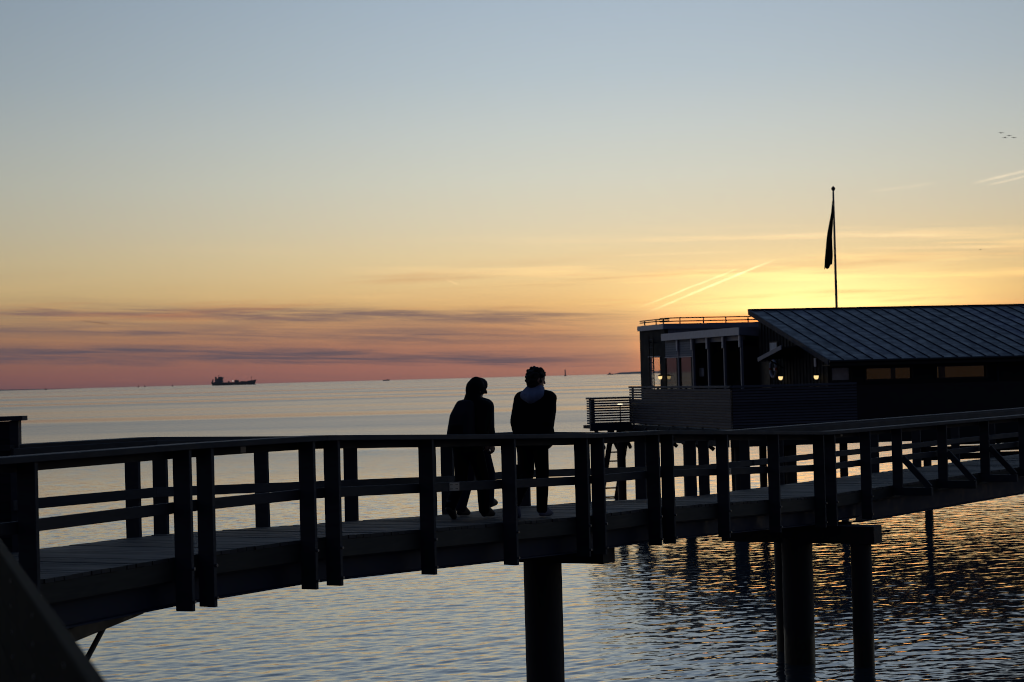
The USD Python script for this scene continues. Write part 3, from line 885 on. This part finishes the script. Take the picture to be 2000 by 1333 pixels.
# terrace platform on piles
plat = thing('terrace_platform', 'dark timber platform on piles carrying the restaurant above the water', 'platform')
obj('decking', bb(-.12, -.12, -2.06, 22.0, 11.7, -1.9), DARKW, plat)
obj('decking', bb(4.25, 11.703, -2.06, 22.0, 25.2, -1.9), DARKW, plat)
obj('edge_beam', bb(-.10, -.16, -2.42, 22.0, -.125, -1.92), DARKW, plat)
obj('edge_beam', bb(-.16, -.12, -2.42, -.125, 11.7, -1.92), DARKW, plat)
for v in (.35, 5.65, 10.95, 16.2, 21.5, 24.7):
    obj('cross_beam', bb(-.1 if v < 11 else 4.3, v - .06, -2.17, 21.8, v + .06, -2.065), BLACK, plat)
obj('lower_landing', bb(-1.62, 10.9, -2.0, -.165, 12.1, -1.88), DARKW, plat)
obj('landing_beam', bb(-1.70, 10.75, -2.08, -.165, 10.895, -1.80), STEEL, plat)
for i in range(6):
    v = 10.2 - i * 1.35
    obj('knee_brace', bar(B(-.20, v, -1.98), B(.55, v, -2.62), .10, .12), RAIL, plat)
for i in range(3):
    u = -1.5 + i * .5
    obj('knee_brace', bar(B(u, 10.82, -2.05), B(u + .45, 11.3, -2.75), .09, .11), RAIL, plat)

for h0, h1 in ((-2.62, -2.43), (-2.86, -2.66), (-3.10, -2.90)):
    obj('skirt_board', bb(6.62, .55, h0, 22.0, .59, h1), DARKW, plat)
for u in (7.4, 9.4, 11.4, 13.4, 15.4):
    obj('skirt_post', bb(u, .595, -3.12, u + .1, .69, -2.43), DARKW, plat)
rows = [('front', .38, [(.4, .20), (2.1, .18), (3.9, .13), (6.8, .13)]), ('middle', 5.7, [(.4, .20), (2.1, .17), (3.9, .17)]),
        ('back', 11.0, [(.25, .24), (-.5, .16), (2.1, .18), (5.0, .14)])]
nth = ['first', 'second', 'third', 'fourth', 'fifth', 'sixth']
for name, v, us in rows:
    for i, (u, r) in enumerate(sorted(us)):
        p = B(u, v, 0)
        obj('terrace_pile', rod((p[0], p[1], -2.5), (p[0], p[1], EYE - 2.172 if u > 0 else EYE - 2.0), r, n=20), PILE, smooth=40,
            label=f'round dark pile under the terrace, {nth[i]} from the left in its {name} row', cat='pile', group='piles under the restaurant terrace')

# slatted screens
def screen(label, runs, top, bottom, n, cap=True, back=True, long=False):
    t = thing('slatted_screen', label, 'screen')
    pitch = (top - .09 - bottom) / n
    for (u0, v0, u1_, v1_) in runs:
        d = V(u1_ - u0, v1_ - v0); L = np.linalg.norm(d); d /= L
        nrm = V(d[1], -d[0])                                      # outwards is handled by the slight offset of the posts
        for i in range(n):
            h = bottom + (i + .5) * pitch
            obj('slat', bar(B(u0, v0, h), B(u1_, v1_, h), .028, .062, ch=.004), SLAT, t)
            e = V(u0, v0) + screen.inside * .055 + d * .02
            far = V(u1_, v1_) + screen.inside * .055 - d * (.02 if not (long and i > n - 5) else 1.7)
            if back:
                obj('back_board', bar(B(*e, h - pitch / 2), B(*far, h - pitch / 2), .02, .045, ch=.003), BLACK, t)
        if cap:
            obj('cap_rail', bar(B(u0, v0, top - .035), B(u1_, v1_, top - .035), .085, .07), SLAT, t)
        m = max(1, round(L / 1.6))
        for i in range(m + 1):
            q = V(u0, v0) + d * min(max(L * i / m, .06), L - .06) + screen.inside * .105
            obj('post', bar(B(q[0], q[1], bottom - .05), B(q[0], q[1], top - .075), .07, .07, up=(BU[0], BU[1], 0)), DARKW, t)
    return t


screen.inside = V(1, 0)
screen('tall slatted screen seen against the sea, left side of the terrace', [(.0, .0, .0, 11.4)], -.48, -1.84, 14, long=True)
screen.inside = V(0, 1)
screen('darker tall slatted screen along the front of the terrace below the lanterns', [(.06, .0, 4.25, .0)], -.48, -1.84, 14)
screen('low slatted balcony screen at the far left end of the terrace', [(-1.46, 11.45, .12, 11.45)], -.86, -1.86, 10, back=False)
screen.inside = V(1, 0)
screen('short end screen of the low balcony, running away over the sea', [(-1.46, 11.5, -1.46, 12.1)], -.86, -1.86, 10, back=False)
t = thing('deck_lamp', 'small white lit lamp behind the low balcony screen', 'lamp')
T = np.eye(4); T[:3, 3] = B(-.28, 11.75, -1.14)
m = lathe([(.001, -.05), (.06, -.045), (.095, 0), (.07, .045), (.001, .055)], 16); m.apply_transform(T)
obj('glass', m, LAMPW, t, smooth=40)
obj('stem', rod(B(-.28, 11.75, -1.88), B(-.28, 11.75, -1.20), .022, n=8), BLACK, t)
# solid storage wall beneath the hall front, right of the front screen
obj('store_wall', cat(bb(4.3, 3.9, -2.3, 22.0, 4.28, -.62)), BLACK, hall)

bl = thing('bathing_stair', 'dark bathing stair going down into the water below the low balcony', 'stair')
for u in (-.62, -.02):
    obj('stringer', bar(B(u, 11.75, -2.05), B(u - .55, 11.9, -5.2), .05, .20), BLACK, bl)
for j in range(9):
    f = (j + .6) / 9.5
    h = -2.05 - 3.15 * f
    obj('tread', bar(B(-.60 - .55 * f, 11.82, h), B(-.04 - .55 * f, 11.82, h), .20, .05), BLACK, bl)
obj('hand_line', rod(B(-.80, 11.7, -1.9), B(-.80, 11.7, -3.0), .014, n=6), BLACK, bl)

# flag
fp = V(13.72, 86.3)
pole = thing('flagpole', 'tall slim flagpole standing behind the hall roof', 'flagpole', (fp[0], fp[1], EYE - 1.9))
obj('shaft', rod((0, 0, 0), (0, 0, 9.38), .062, .034, n=16), plain('pole_paint', (.16, .16, .17), .45), pole, smooth=40)
obj('finial', lathe([(.001, 9.36), (.05, 9.38), (.085, 9.44), (.085, 9.48), (.05, 9.53), (.001, 9.58)], 16), BLACK, pole, smooth=40)
obj('halyard', rod((-.055, -.03, 1.2), (-.055, -.03, 9.3), .006, n=5), BLACK, pole)


def flag_mesh():
    nz, nx = 40, 28
    v = []
    for i in range(nz):
        t_ = i / (nz - 1)
        z = 8.92 - 2.68 * t_
        wid = .03 + .30 * min(1, t_ * 1.15) ** .9
        lead = -.06 - .27 * t_ ** 1.1
        for j in range(nx):
            q = j / (nx - 1)
            fold = math.sin(q * 15.0 + 1.2 * t_) * .075 * min(1, .25 + t_)
            low = -.22 * max(0, t_ - .86) / .14 * (1 - q) + .05 * math.sin(q * 9) * max(0, t_ - .8) * 5
            v.append((lead - wid * .5 + wid * q + .02 * math.sin(9 * t_ + q * 6), -.05 + fold + .10 * (q - .5), z + low))
    f = []
    for i in range(nz - 1):
        for j in range(nx - 1):
            a = i * nx + j
            f.append([a, a + 1, a + nx + 1, a + nx])
    v, f = np.array(v), np.array(f)
    f = np.vstack([f[:, [0, 1, 2]], f[:, [0, 2, 3]]])
    m = trimesh.Trimesh(v, f, process=False)
    n = m.vertex_normals
    k = len(v)
    return trimesh.Trimesh(np.vstack([v, v + n * .004]), np.vstack([f[:, ::-1], f + k]), process=False)


def flag_look():
    g = Graph()
    pos = g.node("geometry", "position")
    col = g.ramp(g.noise(pos, 1.4, 2.0), [(.4, (.02, .025, .022)), (.6, (.045, .05, .03))])
    d = g.node("diffuse_bsdf", "BSDF", None, color=col)
    tr = g.node("translucent_bsdf", "BSDF", None, color=col)
    return g.build('/World/Looks/flag_cloth', surface=g.node("mix_closure", "closure", {"fac": .35}, closure1=d, closure2=tr))


fl = obj('flag', flag_mesh(), flag_look(), smooth=True, label='limp dark flag hanging down beside the flagpole', cat='flag')
UsdGeom.Xformable(fl).AddTranslateOp().Set(Gf.Vec3d(float(fp[0]), float(fp[1]), EYE - 1.9))

# ------------------------------------------------------------------ people
def ball(p, r, n=16):
    return m3.Manifold.sphere(float(r), n).translate([float(x) for x in p])


def blob(groups, edge=.03, it=8):
    """One continuous smooth skin: every group of (point, radius) is the hull of its spheres, and all are joined."""
    hulls = [m3.Manifold.batch_hull([ball(p, r) for p, r in g]) for g in groups]
    m = m3.Manifold.batch_boolean(hulls, m3.OpType.Add).refine_to_length(edge)
    q = m.to_mesh()
    t = trimesh.Trimesh(q.vert_properties[:, :3], q.tri_verts, process=True)
    if it:
        trimesh.smoothing.filter_taubin(t, iterations=it)
    return t


def chain(pts, rs):
    return [[(pts[i], rs[i]), (pts[i + 1], rs[i + 1])] for i in range(len(pts) - 1)]


def hand(wrist, direction, palm_normal, thumb_side, curl=.5, s=1.0):
    """Palm, four curled fingers of unequal length and a thumb leaving the side of the palm."""
    w, d, n = V(*wrist), V(*direction), V(*palm_normal)
    d /= np.linalg.norm(d); n /= np.linalg.norm(n)
    side = np.cross(d, n) * thumb_side
    out = [[(w, .022 * s), (w + d * .045 * s + side * .026 * s, .016 * s), (w + d * .085 * s + side * .026 * s, .0135 * s), (w + d * .08 * s - side * .03 * s, .0125 * s), (w + d * .04 * s - side * .026 * s, .0145 * s)]]
    for k, ln in zip((.03, .010, -.010, -.03), (.072, .082, .076, .058)):
        b = w + d * .084 * s + side * k * s
        pts, dd = [b], d.copy()
        for f, c in zip((.45, .32, .23), (curl * .6, curl * 1.1, curl * .8)):
            dd = dd * math.cos(c) + n * math.sin(c); dd /= np.linalg.norm(dd)
            pts.append(pts[-1] + dd * ln * f * s)
        out += chain(pts, [.0095 * s, .009 * s, .0085 * s, .0075 * s])
    b = w + d * .028 * s + side * .028 * s
    out += chain([b, b + (d * .6 + side * .7) * .04 * s, b + (d * 1.0 + side * .75 + n * .3) * .062 * s], [.0125 * s, .0105 * s, .0085 * s])
    return out


def head_groups(c, yaw, pitch, s=1.0):
    """Skull, jaw, nose, brow, ears and neck of a head centred at c."""
    cy, sy_, cp, sp = math.cos(yaw), math.sin(yaw), math.cos(pitch), math.sin(pitch)

    def at(x, y, z):
        y, z = y * cp + z * sp, -y * sp + z * cp
        return V(c[0] + (x * cy + y * sy_) * s, c[1] + (-x * sy_ + y * cy) * s, c[2] + z * s)
    g = [[(at(0, -.015, .03), .088 * s), (at(0, .03, .035), .078 * s)],
         [(at(0, .03, .0), .07 * s), (at(0, .062, -.082), .036 * s), (at(.03, .03, -.06), .04 * s), (at(-.03, .03, -.06), .04 * s)],
         [(at(0, .098, .012), .011 * s), (at(0, .116, -.028), .013 * s)], [(at(-.03, .088, .026), .014 * s), (at(.03, .088, .026), .014 * s)],
         [(at(-.018, .092, -.058), .009 * s), (at(.018, .092, -.058), .009 * s)]]
    for sx_ in (-1, 1):
        g.append([(at(.082 * sx_, -.005, .018), .013 * s), (at(.088 * sx_, -.016, -.012), .012 * s), (at(.08 * sx_, .002, -.03), .009 * s)])
    return g, at


HEADING = -math.atan2(HD[0], HD[1])


def figure(label, xy, ground, H, legs, arms, lean, yaw, pitch, mats, jacket_extra, hem, width=1.0):
    """legs: for left and right (hip offset, knee, ankle, toe); arms: (elbow, wrist). Points are in metres: x right, y forward, z up."""
    t = thing('person', label, 'person', (xy[0], xy[1], ground), HEADING)
    k = H / 1.75
    hipz, shz = .92 * k, 1.42 * k
    lx, ly = lean
    hc = V(lx * 1.15, ly * 1.1, H - .115)
    hg, at = head_groups(hc, yaw, pitch)
    chest = V(lx * .7, ly * .7, 1.27 * k)
    g = [[(V(-.08, 0, hipz), .10), (V(.08, 0, hipz), .10), (chest + V(-.09, 0, 0), .10), (chest + V(.09, 0, 0), .10)],
         [(chest + V(-.1, 0, 0), .10), (chest + V(.1, 0, 0), .10), (V(lx * .85 - .15 * width, ly * .85, shz), .065), (V(lx * .85 + .15 * width, ly * .85, shz), .065)],
         [(V(lx * .9, ly * .9, shz), .06), (hc + V(0, -.02, -.08), .052)]] + hg
    trousers, shoes = [], []
    for (hip, knee, ankle, toe) in legs:
        hip = V(hip[0], hip[1], hipz - .02)
        g += chain([hip, V(*knee), V(*ankle)], [.085, .055, .04])
        heel = V(*ankle) + (V(*ankle) - V(*knee)) * .12
        g.append([(heel, .035), (V(*toe), .028)])
        trousers += chain([hip + V(0, 0, .05), V(*knee), V(*ankle) + V(0, 0, .0)], [.105, .078, .066])
        f = V(*toe) - heel
        shoes.append([(heel, .043), (heel + f * .45 + V(0, 0, .01), .045), (V(*toe), .036), (V(*ankle) + V(0, 0, .03), .05)])
    sleeve = []
    for sgn, (elbow, wrist, hdir, curl) in zip((-1, 1), arms):
        sh = V(lx * .85 + sgn * .17 * width, ly * .85, shz - .01)
        g += chain([sh, V(*elbow), V(*wrist)], [.052, .042, .028])
        g += hand(wrist, hdir, (-sgn, .15, .1), 1.0 if sgn < 0 else -1.0, curl)
        sleeve += chain([sh, V(*elbow), V(*wrist) - (V(*wrist) - V(*elbow)) * .08], [.082, .076, .056])
    obj('body', blob(g, .02, 5), mats['skin'], t, smooth=True)
    for sx_ in (-1, 1):
        e = obj('eye', trimesh.creation.icosphere(2, .0125), BLACK, t, smooth=True)
        UsdGeom.Xformable(e).AddTranslateOp().Set(Gf.Vec3d(*map(float, at(.031 * sx_, .088, .012))))
    trousers.append([(V(-.07, 0, hipz), .125), (V(.07, 0, hipz), .125), (V(-.06, 0, hipz + .14), .12), (V(.06, 0, hipz + .14), .12)])
    obj('trousers', blob(trousers, .03, 6), mats['trousers'], t, smooth=True)
    jk = [[(V(-.10 * width, 0, hem + .1), .125), (V(.10 * width, 0, hem + .1), .125), (chest + V(-.12 * width, 0, 0), .13), (chest + V(.12 * width, 0, 0), .13)],
          [(chest + V(-.12 * width, 0, 0), .13), (chest + V(.12 * width, 0, 0), .13), (V(lx * .85 - .16 * width, ly * .85, shz), .082), (V(lx * .85 + .16 * width, ly * .85, shz), .082), (V(lx * .9, ly * .9, shz + .05), .075)]] + sleeve
    obj('jacket', blob(jk, .03, 6), mats['jacket'], t, smooth=True)
    for i, sh_ in enumerate(shoes):
        obj('shoe', blob([sh_], .02, 4), mats['shoe'], t, smooth=True)
    for name, groups, mat in jacket_extra(at, V(lx * .9, ly * .9, shz)):
        obj(name, blob(groups, .02, 4), mat, t, smooth=True)
    return t


def ground_at(x, y):
    r = V(x, y) - O2
    s = float(r @ HD)
    k = int(np.clip(np.searchsorted(J_S, s) - 1, 0, 6))
    f = (s - J_S[k]) / (J_S[k + 1] - J_S[k])
    return EYE - (RAIL_E[k] * (1 - f) + RAIL_E[k + 1] * f) - DECK_DROP + .003


# the tall walker on the right: dark jacket with a pale hood, pale shoes, curly hair
def extra_c(at, neck):
    h = [[(neck + V(-.09, -.06, .03), .075), (neck + V(.09, -.05, .03), .075), (neck + V(0, -.10, .0), .075), (neck + V(-.07, -.02, .10), .05), (neck + V(.07, .0, .10), .05)]]
    hair = []
    r = random.Random(3)
    for i in range(80):
        a, z = r.uniform(0, 6.28), r.uniform(-.05, .128)
        rad = .096 if z < .05 else .096 * math.sqrt(max(.05, 1 - ((z - .05) / .085) ** 2))
        if math.cos(a - math.pi / 2) > .6 and z < .03:
            continue
        p = at(rad * math.cos(a), rad * 1.06 * math.sin(a) - .012, z + .012)
        hair.append([(p, r.uniform(.018, .026)), (p + V(r.uniform(-.012, .012), r.uniform(-.012, .012), r.uniform(0, .012)), .013)])
    for i in range(26):
        a_ = r.uniform(-.9, 2.6)
        p = at(.078 * math.sin(a_), .066 * math.cos(a_) - .005, r.uniform(.075, .130))
        hair.append([(p, r.uniform(.018, .027)), (p + V(r.uniform(-.01, .01), r.uniform(-.01, .01), r.uniform(-.004, .014)), .015)])
    hair.append([(at(0, -.015, .045), .094), (at(0, .022, .068), .083), (at(0, -.03, -.005), .092), (at(0, -.04, -.04), .078)])
    return [('hood', h, HOODIE), ('hair', hair, HAIR)]


XC, YC = .215, 24.3
gc = ground_at(XC, YC)
figure('person in black jacket with pale hood and curly hair, walking on the right', (XC, YC), gc, 1.735,
       [((-.09, 0), (-.10, .03, .50), (-.09, -.30, .185), (-.09, -.23, .035)), ((.09, 0), (.10, .035, .51), (.10, .0, .095), (.115, .17, .037))],
       [((-.20, -.03, 1.13), (-.215, .05, .90), (0, .1, -1), .9), ((.20, -.02, 1.13), (.19, .10, .93), (-.2, .3, -1), .5)],
       (.02, .07), .62, .12, dict(skin=SKIN, trousers=CLOTH_BLACK, jacket=CLOTH_BLACK, shoe=SHOE), extra_c, .80, 1.18)
bag = thing('carrier_bag', 'soft dark bag with string handles carried low in the hand of the right walker', 'bag')
hb = V(XC, YC) + V(math.cos(HEADING), math.sin(HEADING)) * -.275 + V(-math.sin(HEADING), math.cos(HEADING)) * .06
obj('sack', blob([[(V(hb[0] - .10, hb[1], gc + .36), .05), (V(hb[0] + .10, hb[1], gc + .36), .05), (V(hb[0] - .085, hb[1], gc + .58), .025), (V(hb[0] + .085, hb[1], gc + .60), .025), (V(hb[0], hb[1] + .05, gc + .34), .06)]], .02, 4), CLOTH_NAVY, bag, smooth=True)
for dx in (-.06, -.02, .055):
    obj('handle', rod((hb[0] + dx, hb[1], gc + .60), (hb[0] + dx * .15, hb[1], gc + .845), .005, n=6), BLACK, bag)

# two walkers side by side, the nearer one with a backpack
XA, YA = -.55, 23.9
ga = ground_at(XA, YA)
CAPM = CLOTH_NAVY
def extra_a(at, neck):
    cap = [[(at(0, -.012, .035), .108), (at(0, .0, .085), .086), (at(0, -.02, .0), .102), (at(0, .045, .04), .088)], [(at(0, -.03, -.05), .085), (neck + V(0, -.05, .02), .09), (neck + V(-.07, -.03, .0), .07), (neck + V(.07, -.03, .0), .07)]]
    return [('hood', cap, CLOTH_BLACK)]
figure('person in black with hood up and boots, walking nearest the railing beside another', (XA, YA), ga, 1.60,
       [((-.08, 0), (-.085, -.02, .46), (-.09, -.27, .165), (-.09, -.20, .035)), ((.08, 0), (.09, .17, .47), (.09, .19, .095), (.105, .35, .037))],
       [((-.17, .0, 1.05), (-.15, .16, .92), (0, .4, -1), .6), ((.185, -.02, 1.05), (.17, .15, .92), (0, .3, -1), .6)],
       (.05, .10), .25, .22, dict(skin=SKIN, trousers=CLOTH_BLACK, jacket=CLOTH_BLACK, shoe=BOOT), extra_a, .80, 1.0)
bp = thing('backpack', 'bulging dark backpack on the hooded walker', 'backpack', (XA, YA, ga), HEADING)
obj('sack', blob([[(V(-.08, -.13, .92), .09), (V(.09, -.13, .92), .09), (V(-.04, -.06, 1.32), .065), (V(.07, -.06, 1.32), .065), (V(-.06, -.20, 1.0), .085), (V(.08, -.20, 1.0), .085), (V(-.05, -.14, 1.18), .09), (V(.07, -.14, 1.18), .09)]], .03, 5), CLOTH_NAVY, bp, smooth=True)
obj('front_pocket', blob([[(V(-.06, -.265, .95), .04), (V(.08, -.265, .95), .04), (V(-.05, -.25, 1.08), .035), (V(.07, -.25, 1.08), .035)]], .03, 3), CLOTH_BLACK, bp, smooth=True)
for sx_ in (-1, 1):
    obj('strap', blob(chain([V(.075 * sx_ + .015, -.05, 1.20), V(.08 * sx_ + .02, .06, 1.30), V(.10 * sx_ + .02, .17, 1.14), V(.12 * sx_ + .02, .02, .92)], [.02, .02, .02, .016]), .02, 2), CLOTH_BLACK, bp, smooth=True)

XB, YB = -.50, 24.85
gb = ground_at(XB, YB)
def extra_b(at, neck):
    cap = [[(at(0, -.012, .06), .098), (at(0, .01, .085), .085)], [(at(-.05, .08, .058), .015), (at(.05, .08, .058), .015), (at(-.035, .116, .048), .012), (at(.035, .116, .048), .012)]]
    collar = [[(neck + V(-.06, 0, .04), .07), (neck + V(.06, 0, .04), .07)]]
    return [('cap', cap, CLOTH_NAVY), ('collar', collar, CLOTH_BLACK)]
figure('person in peaked cap and dark jeans, head bowed, half hidden behind the hooded walker', (XB, YB), gb, 1.64,
       [((-.08, 0), (-.085, .0, .47), (-.09, -.19, .10), (-.09, -.03, .037)), ((.08, 0), (.09, .20, .50), (.09, .17, .16), (.09, .33, .135))],
       [((-.20, -.02, 1.08), (-.18, .10, .90), (0, .3, -1), .6), ((.215, .0, 1.08), (.205, .09, .87), (0, .2, -1), .7)],
       (-.02, .13), .5, .75, dict(skin=SKIN, trousers=CLOTH_DENIM, jacket=CLOTH_NAVY, shoe=BOOT), extra_b, .80, .95)

# ------------------------------------------------------------------ far things on the sea
SHIPC = plain('ship_hull', (.012, .014, .028), .7)
SHIPW = plain('ship_house', (.10, .11, .14), .7)
FARG = plain('far_grey', (.30, .29, .30), .8)
ship = thing('tanker', 'dark loaded tanker with its deckhouse at the left end, on the horizon', 'ship', (-1031, 7000, 0))


def hull(L, b, stations):
    """stations: (x at deck, x at water, half beam, deck height)."""
    v, f = [], []
    for xd, xw, hb, zd in stations:
        v += [(xd, -hb, zd), (xw, -hb * .92, -1.5), (xw, hb * .92, -1.5), (xd, hb, zd)]
    for i in range(len(stations) - 1):
        a, c = i * 4, i * 4 + 4
        for j in range(4):
            k = (j + 1) % 4
            f += [[a + j, c + j, a + k], [a + k, c + j, c + k]]
    f += [[0, 1, 2], [0, 2, 3]]
    e = 4 * (len(stations) - 1)
    f += [[e, e + 2, e + 1], [e, e + 3, e + 2]]
    m = trimesh.Trimesh(np.array(v), np.array(f), process=False)
    if m.volume < 0:
        m.invert()
    return m


obj('hull', hull(153, 11, [(0, 5, 7, 11.5), (8, 8, 11, 11.2), (46, 40, 12, 9.8), (118, 118, 12, 10.6), (125, 124, 11, 13.2), (141, 140, 7, 15.4), (154.5, 147, .6, 17.2)]), SHIPC, ship)
obj('bulb', blob([[(V(140, 0, -1), 3), (V(151, 0, 0), 2.2)]], 2.0, 2), SHIPC, ship, smooth=True)
h_ = obj('deckhouse', cat(box((16, -9, 10.4), (40, 9, 19.5)), box((20, -8, 19.5), (39, 8, 23.5)), box((25, -12, 23.5), (41, 12, 27.6)), box((27, -6, 27.6), (37, 6, 29.4))), SHIPW, ship)
obj('funnel', prism([(12.5, -3, 11), (19, -3, 11), (19, 3, 11), (12.5, 3, 11)], [(13.5, -2.4, 30), (18.5, -2.4, 29), (18.5, 2.4, 29), (13.5, 2.4, 30)]), SHIPC, ship)
obj('mast', cat(box((25.5, -.5, 27.6), (26.5, .5, 36.0)), box((24.6, -2.5, 33.2), (27.6, 2.5, 34.0))), SHIPC, ship)
obj('lifeboat_frame', prism([(2, -2, 11.3), (6, -2, 11.3), (6, 2, 11.3), (2, 2, 11.3)], [(4.5, -2, 22), (8, -2, 22), (8, 2, 22), (4.5, 2, 22)]), SHIPC, ship)
obj('manifold', cat(box((80, -5, 10.2), (94, 5, 17.0)), box((84, -.8, 17), (85.4, .8, 21)), box((58, -4, 10), (62, 4, 14)), box((100, -2, 10.2), (117, 2, 12.8))), SHIPC, ship)
obj('foremast', cat(box((136.6, -.5, 15), (137.5, .5, 28)), box((135.6, -1.4, 23.5), (138.5, 1.4, 24.2))), SHIPC, ship)
obj('work_light', box((73, -7, 12.8), (76.5, -6, 15.8)), glow_mat('deck_light', (1, .96, .86), .75), ship)

lh = thing('lighthouse', 'tiny slim lighthouse standing on the horizon right of the walkers', 'lighthouse', (230, 9000, 0))
obj('tower', lathe([(.01, -1), (5, -1), (5, 3), (3.0, 3.2), (2.4, 24), (3.0, 24.2), (3.0, 25.2), (.01, 25.2)], 16), FARG, lh, smooth=30)
obj('lantern_room', lathe([(.01, 25.2), (1.7, 25.3), (1.7, 28), (2.1, 28.1), (.01, 30.2)], 16), FARG, lh, smooth=30)


def ridge(name, pts, y, depth, mat, seed):
    """Low coast: a strip of land with an uneven top."""
    xs = np.linspace(pts[0][0], pts[-1][0], 140)
    hs = np.interp(xs, [p[0] for p in pts], [p[1] for p in pts])
    hs = hs * (.75 + .5 * meshkit.fbm(np.stack([xs * .02, 0 * xs + seed, 0 * xs], -1), 3, seed))
    v = np.concatenate([np.stack([xs, 0 * xs + y, 0 * xs - 2], -1), np.stack([xs, 0 * xs + y + depth * .3, hs], -1), np.stack([xs, 0 * xs + y + depth, 0 * xs - 2], -1)])
    n = len(xs); f = []
    for i in range(n - 1):
        for a, c in ((0, n), (n, 2 * n)):
            f += [[a + i, a + i + 1, c + i], [a + i + 1, c + i + 1, c + i]]
    return obj(name, trimesh.Trimesh(v, np.array(f), process=False), mat, kind='structure')


COAST = plain('far_coast', (.10, .10, .10), .95)
ridge('coast', [(590, 2), (640, 10), (760, 13), (1400, 16), (2600, 18), (4200, 12)], 12000, 900, COAST, 3)
ridge('coast', [(-5200, 14), (-3600, 12), (-3150, 7), (-2800, 3), (-2600, 1)], 12000, 900, COAST, 8)


def boat(label, x, y, L, hull_h, house):
    t = thing('distant_boat', label, 'boat', (x, y, 0))
    obj('hull', hull(L, L * .1, [(0, L * .04, L * .08, hull_h), (L * .5, L * .5, L * .1, hull_h * .9), (L, L * .93, L * .02, hull_h * 1.25)]), FARG, t)
    if house:
        obj('cabin', box((L * house[0], -L * .05, hull_h * .9), (L * house[1], L * .05, house[2])), FARG, t)
        obj('mast', box((L * house[0] + .4, -.2, house[2]), (L * house[0] + .9, .2, house[3])), FARG, t)
    return t


boat('tiny flat barge on the horizon left of the hooded walker', -572, 9000, 31, 4.2, (.55, .75, 6.5, 9))
boat('tiny vessel on the horizon just left of the right hand coast', 415, 9000, 27, 4.0, (.25, .55, 9, 12))
boat('tiny boat far left near the left hand coast', -2060, 9000, 14, 3.0, (.3, .6, 6, 9))
boat('leftmost of the pair of tiny boats left of the tanker', -1650, 9000, 8, 2.5, (.3, .6, 6, 12))
boat('rightmost of the pair of tiny boats left of the tanker', -1622, 9000, 8, 2.5, (.3, .6, 6, 11))
boat('lone tiny boat close to the left of the tanker', -1500, 9000, 7, 2.5, (.3, .6, 6, 10))

# birds
BIRD = plain('bird_grey', (.03, .03, .03), .9)


def bird_part(sgn, up):
    pts = [(0, .10, 0), (0, -.10, 0), (.34 * sgn, .12, .10 * up), (.34 * sgn, -.06, .10 * up), (.72 * sgn, -.02, .02 * up)]
    v = np.array(pts + [(x, y, z - .05) for x, y, z in pts])
    f = [[0, 1, 3], [0, 3, 2], [2, 3, 4]]
    f = f + [[a + 5, c + 5, b + 5] for a, b, c in f] + [[0, 2, 5], [2, 7, 5], [2, 4, 7], [4, 9, 7], [4, 3, 9], [3, 8, 9], [3, 1, 8], [1, 6, 8]]
    return trimesh.Trimesh(v, np.array(f), process=False)


def bird(label, loc, yaw, up, group=None):
    t = thing('bird', label, 'bird', loc, yaw, group)
    obj('body', blob([[(V(0, .16, 0), .07), (V(0, -.05, 0), .11), (V(0, -.34, .01), .03)], [(V(0, .2, .02), .045), (V(0, .29, .015), .014)]], .05, 3), BIRD, t, smooth=True)
    for sg in (-1, 1):
        obj('wing', bird_part(sg, up), BIRD, t)
    return t


for lab, px, e, up in (('bird flying at the upper right edge, topmost of the group of four', 1955, 260.0, 1.2), ('bird in the group of four at the right edge, second from left', 1962.5, 268.8, -.8),
                       ('bird in the group of four at the right edge, third from left', 1971, 265.3, .3), ('bird in the group of four at the right edge, rightmost', 1980, 269.3, .8)):
    d_ = F0 + RR * ((px - 1000) / 4000) + UU * ((666.5 - e) / 4000)
    p = V(0, 0, EYE) + d_ * 430
    bird(lab, p, .4, up, 'birds flying at the right edge')
d_ = F0 + RR * ((1914.5 - 1000) / 4000) + UU * ((666.5 - 488) / 4000)
bird('lone dark bird low in the yellow sky right of the flagpole', V(0, 0, EYE) + d_ * 620, 1.0, .6)

# ------------------------------------------------------------------ evening air
hz = Graph()
vol = hz.node("principled_volume", "volume", {"color": (.82, .84, .90), "density": 1.5e-5, "anisotropy": .2})
obj('haze', box((-25000, -7000, -4), (25000, 25000, 420)), hz.build('/World/Looks/evening_air', volume=vol), kind='stuff')
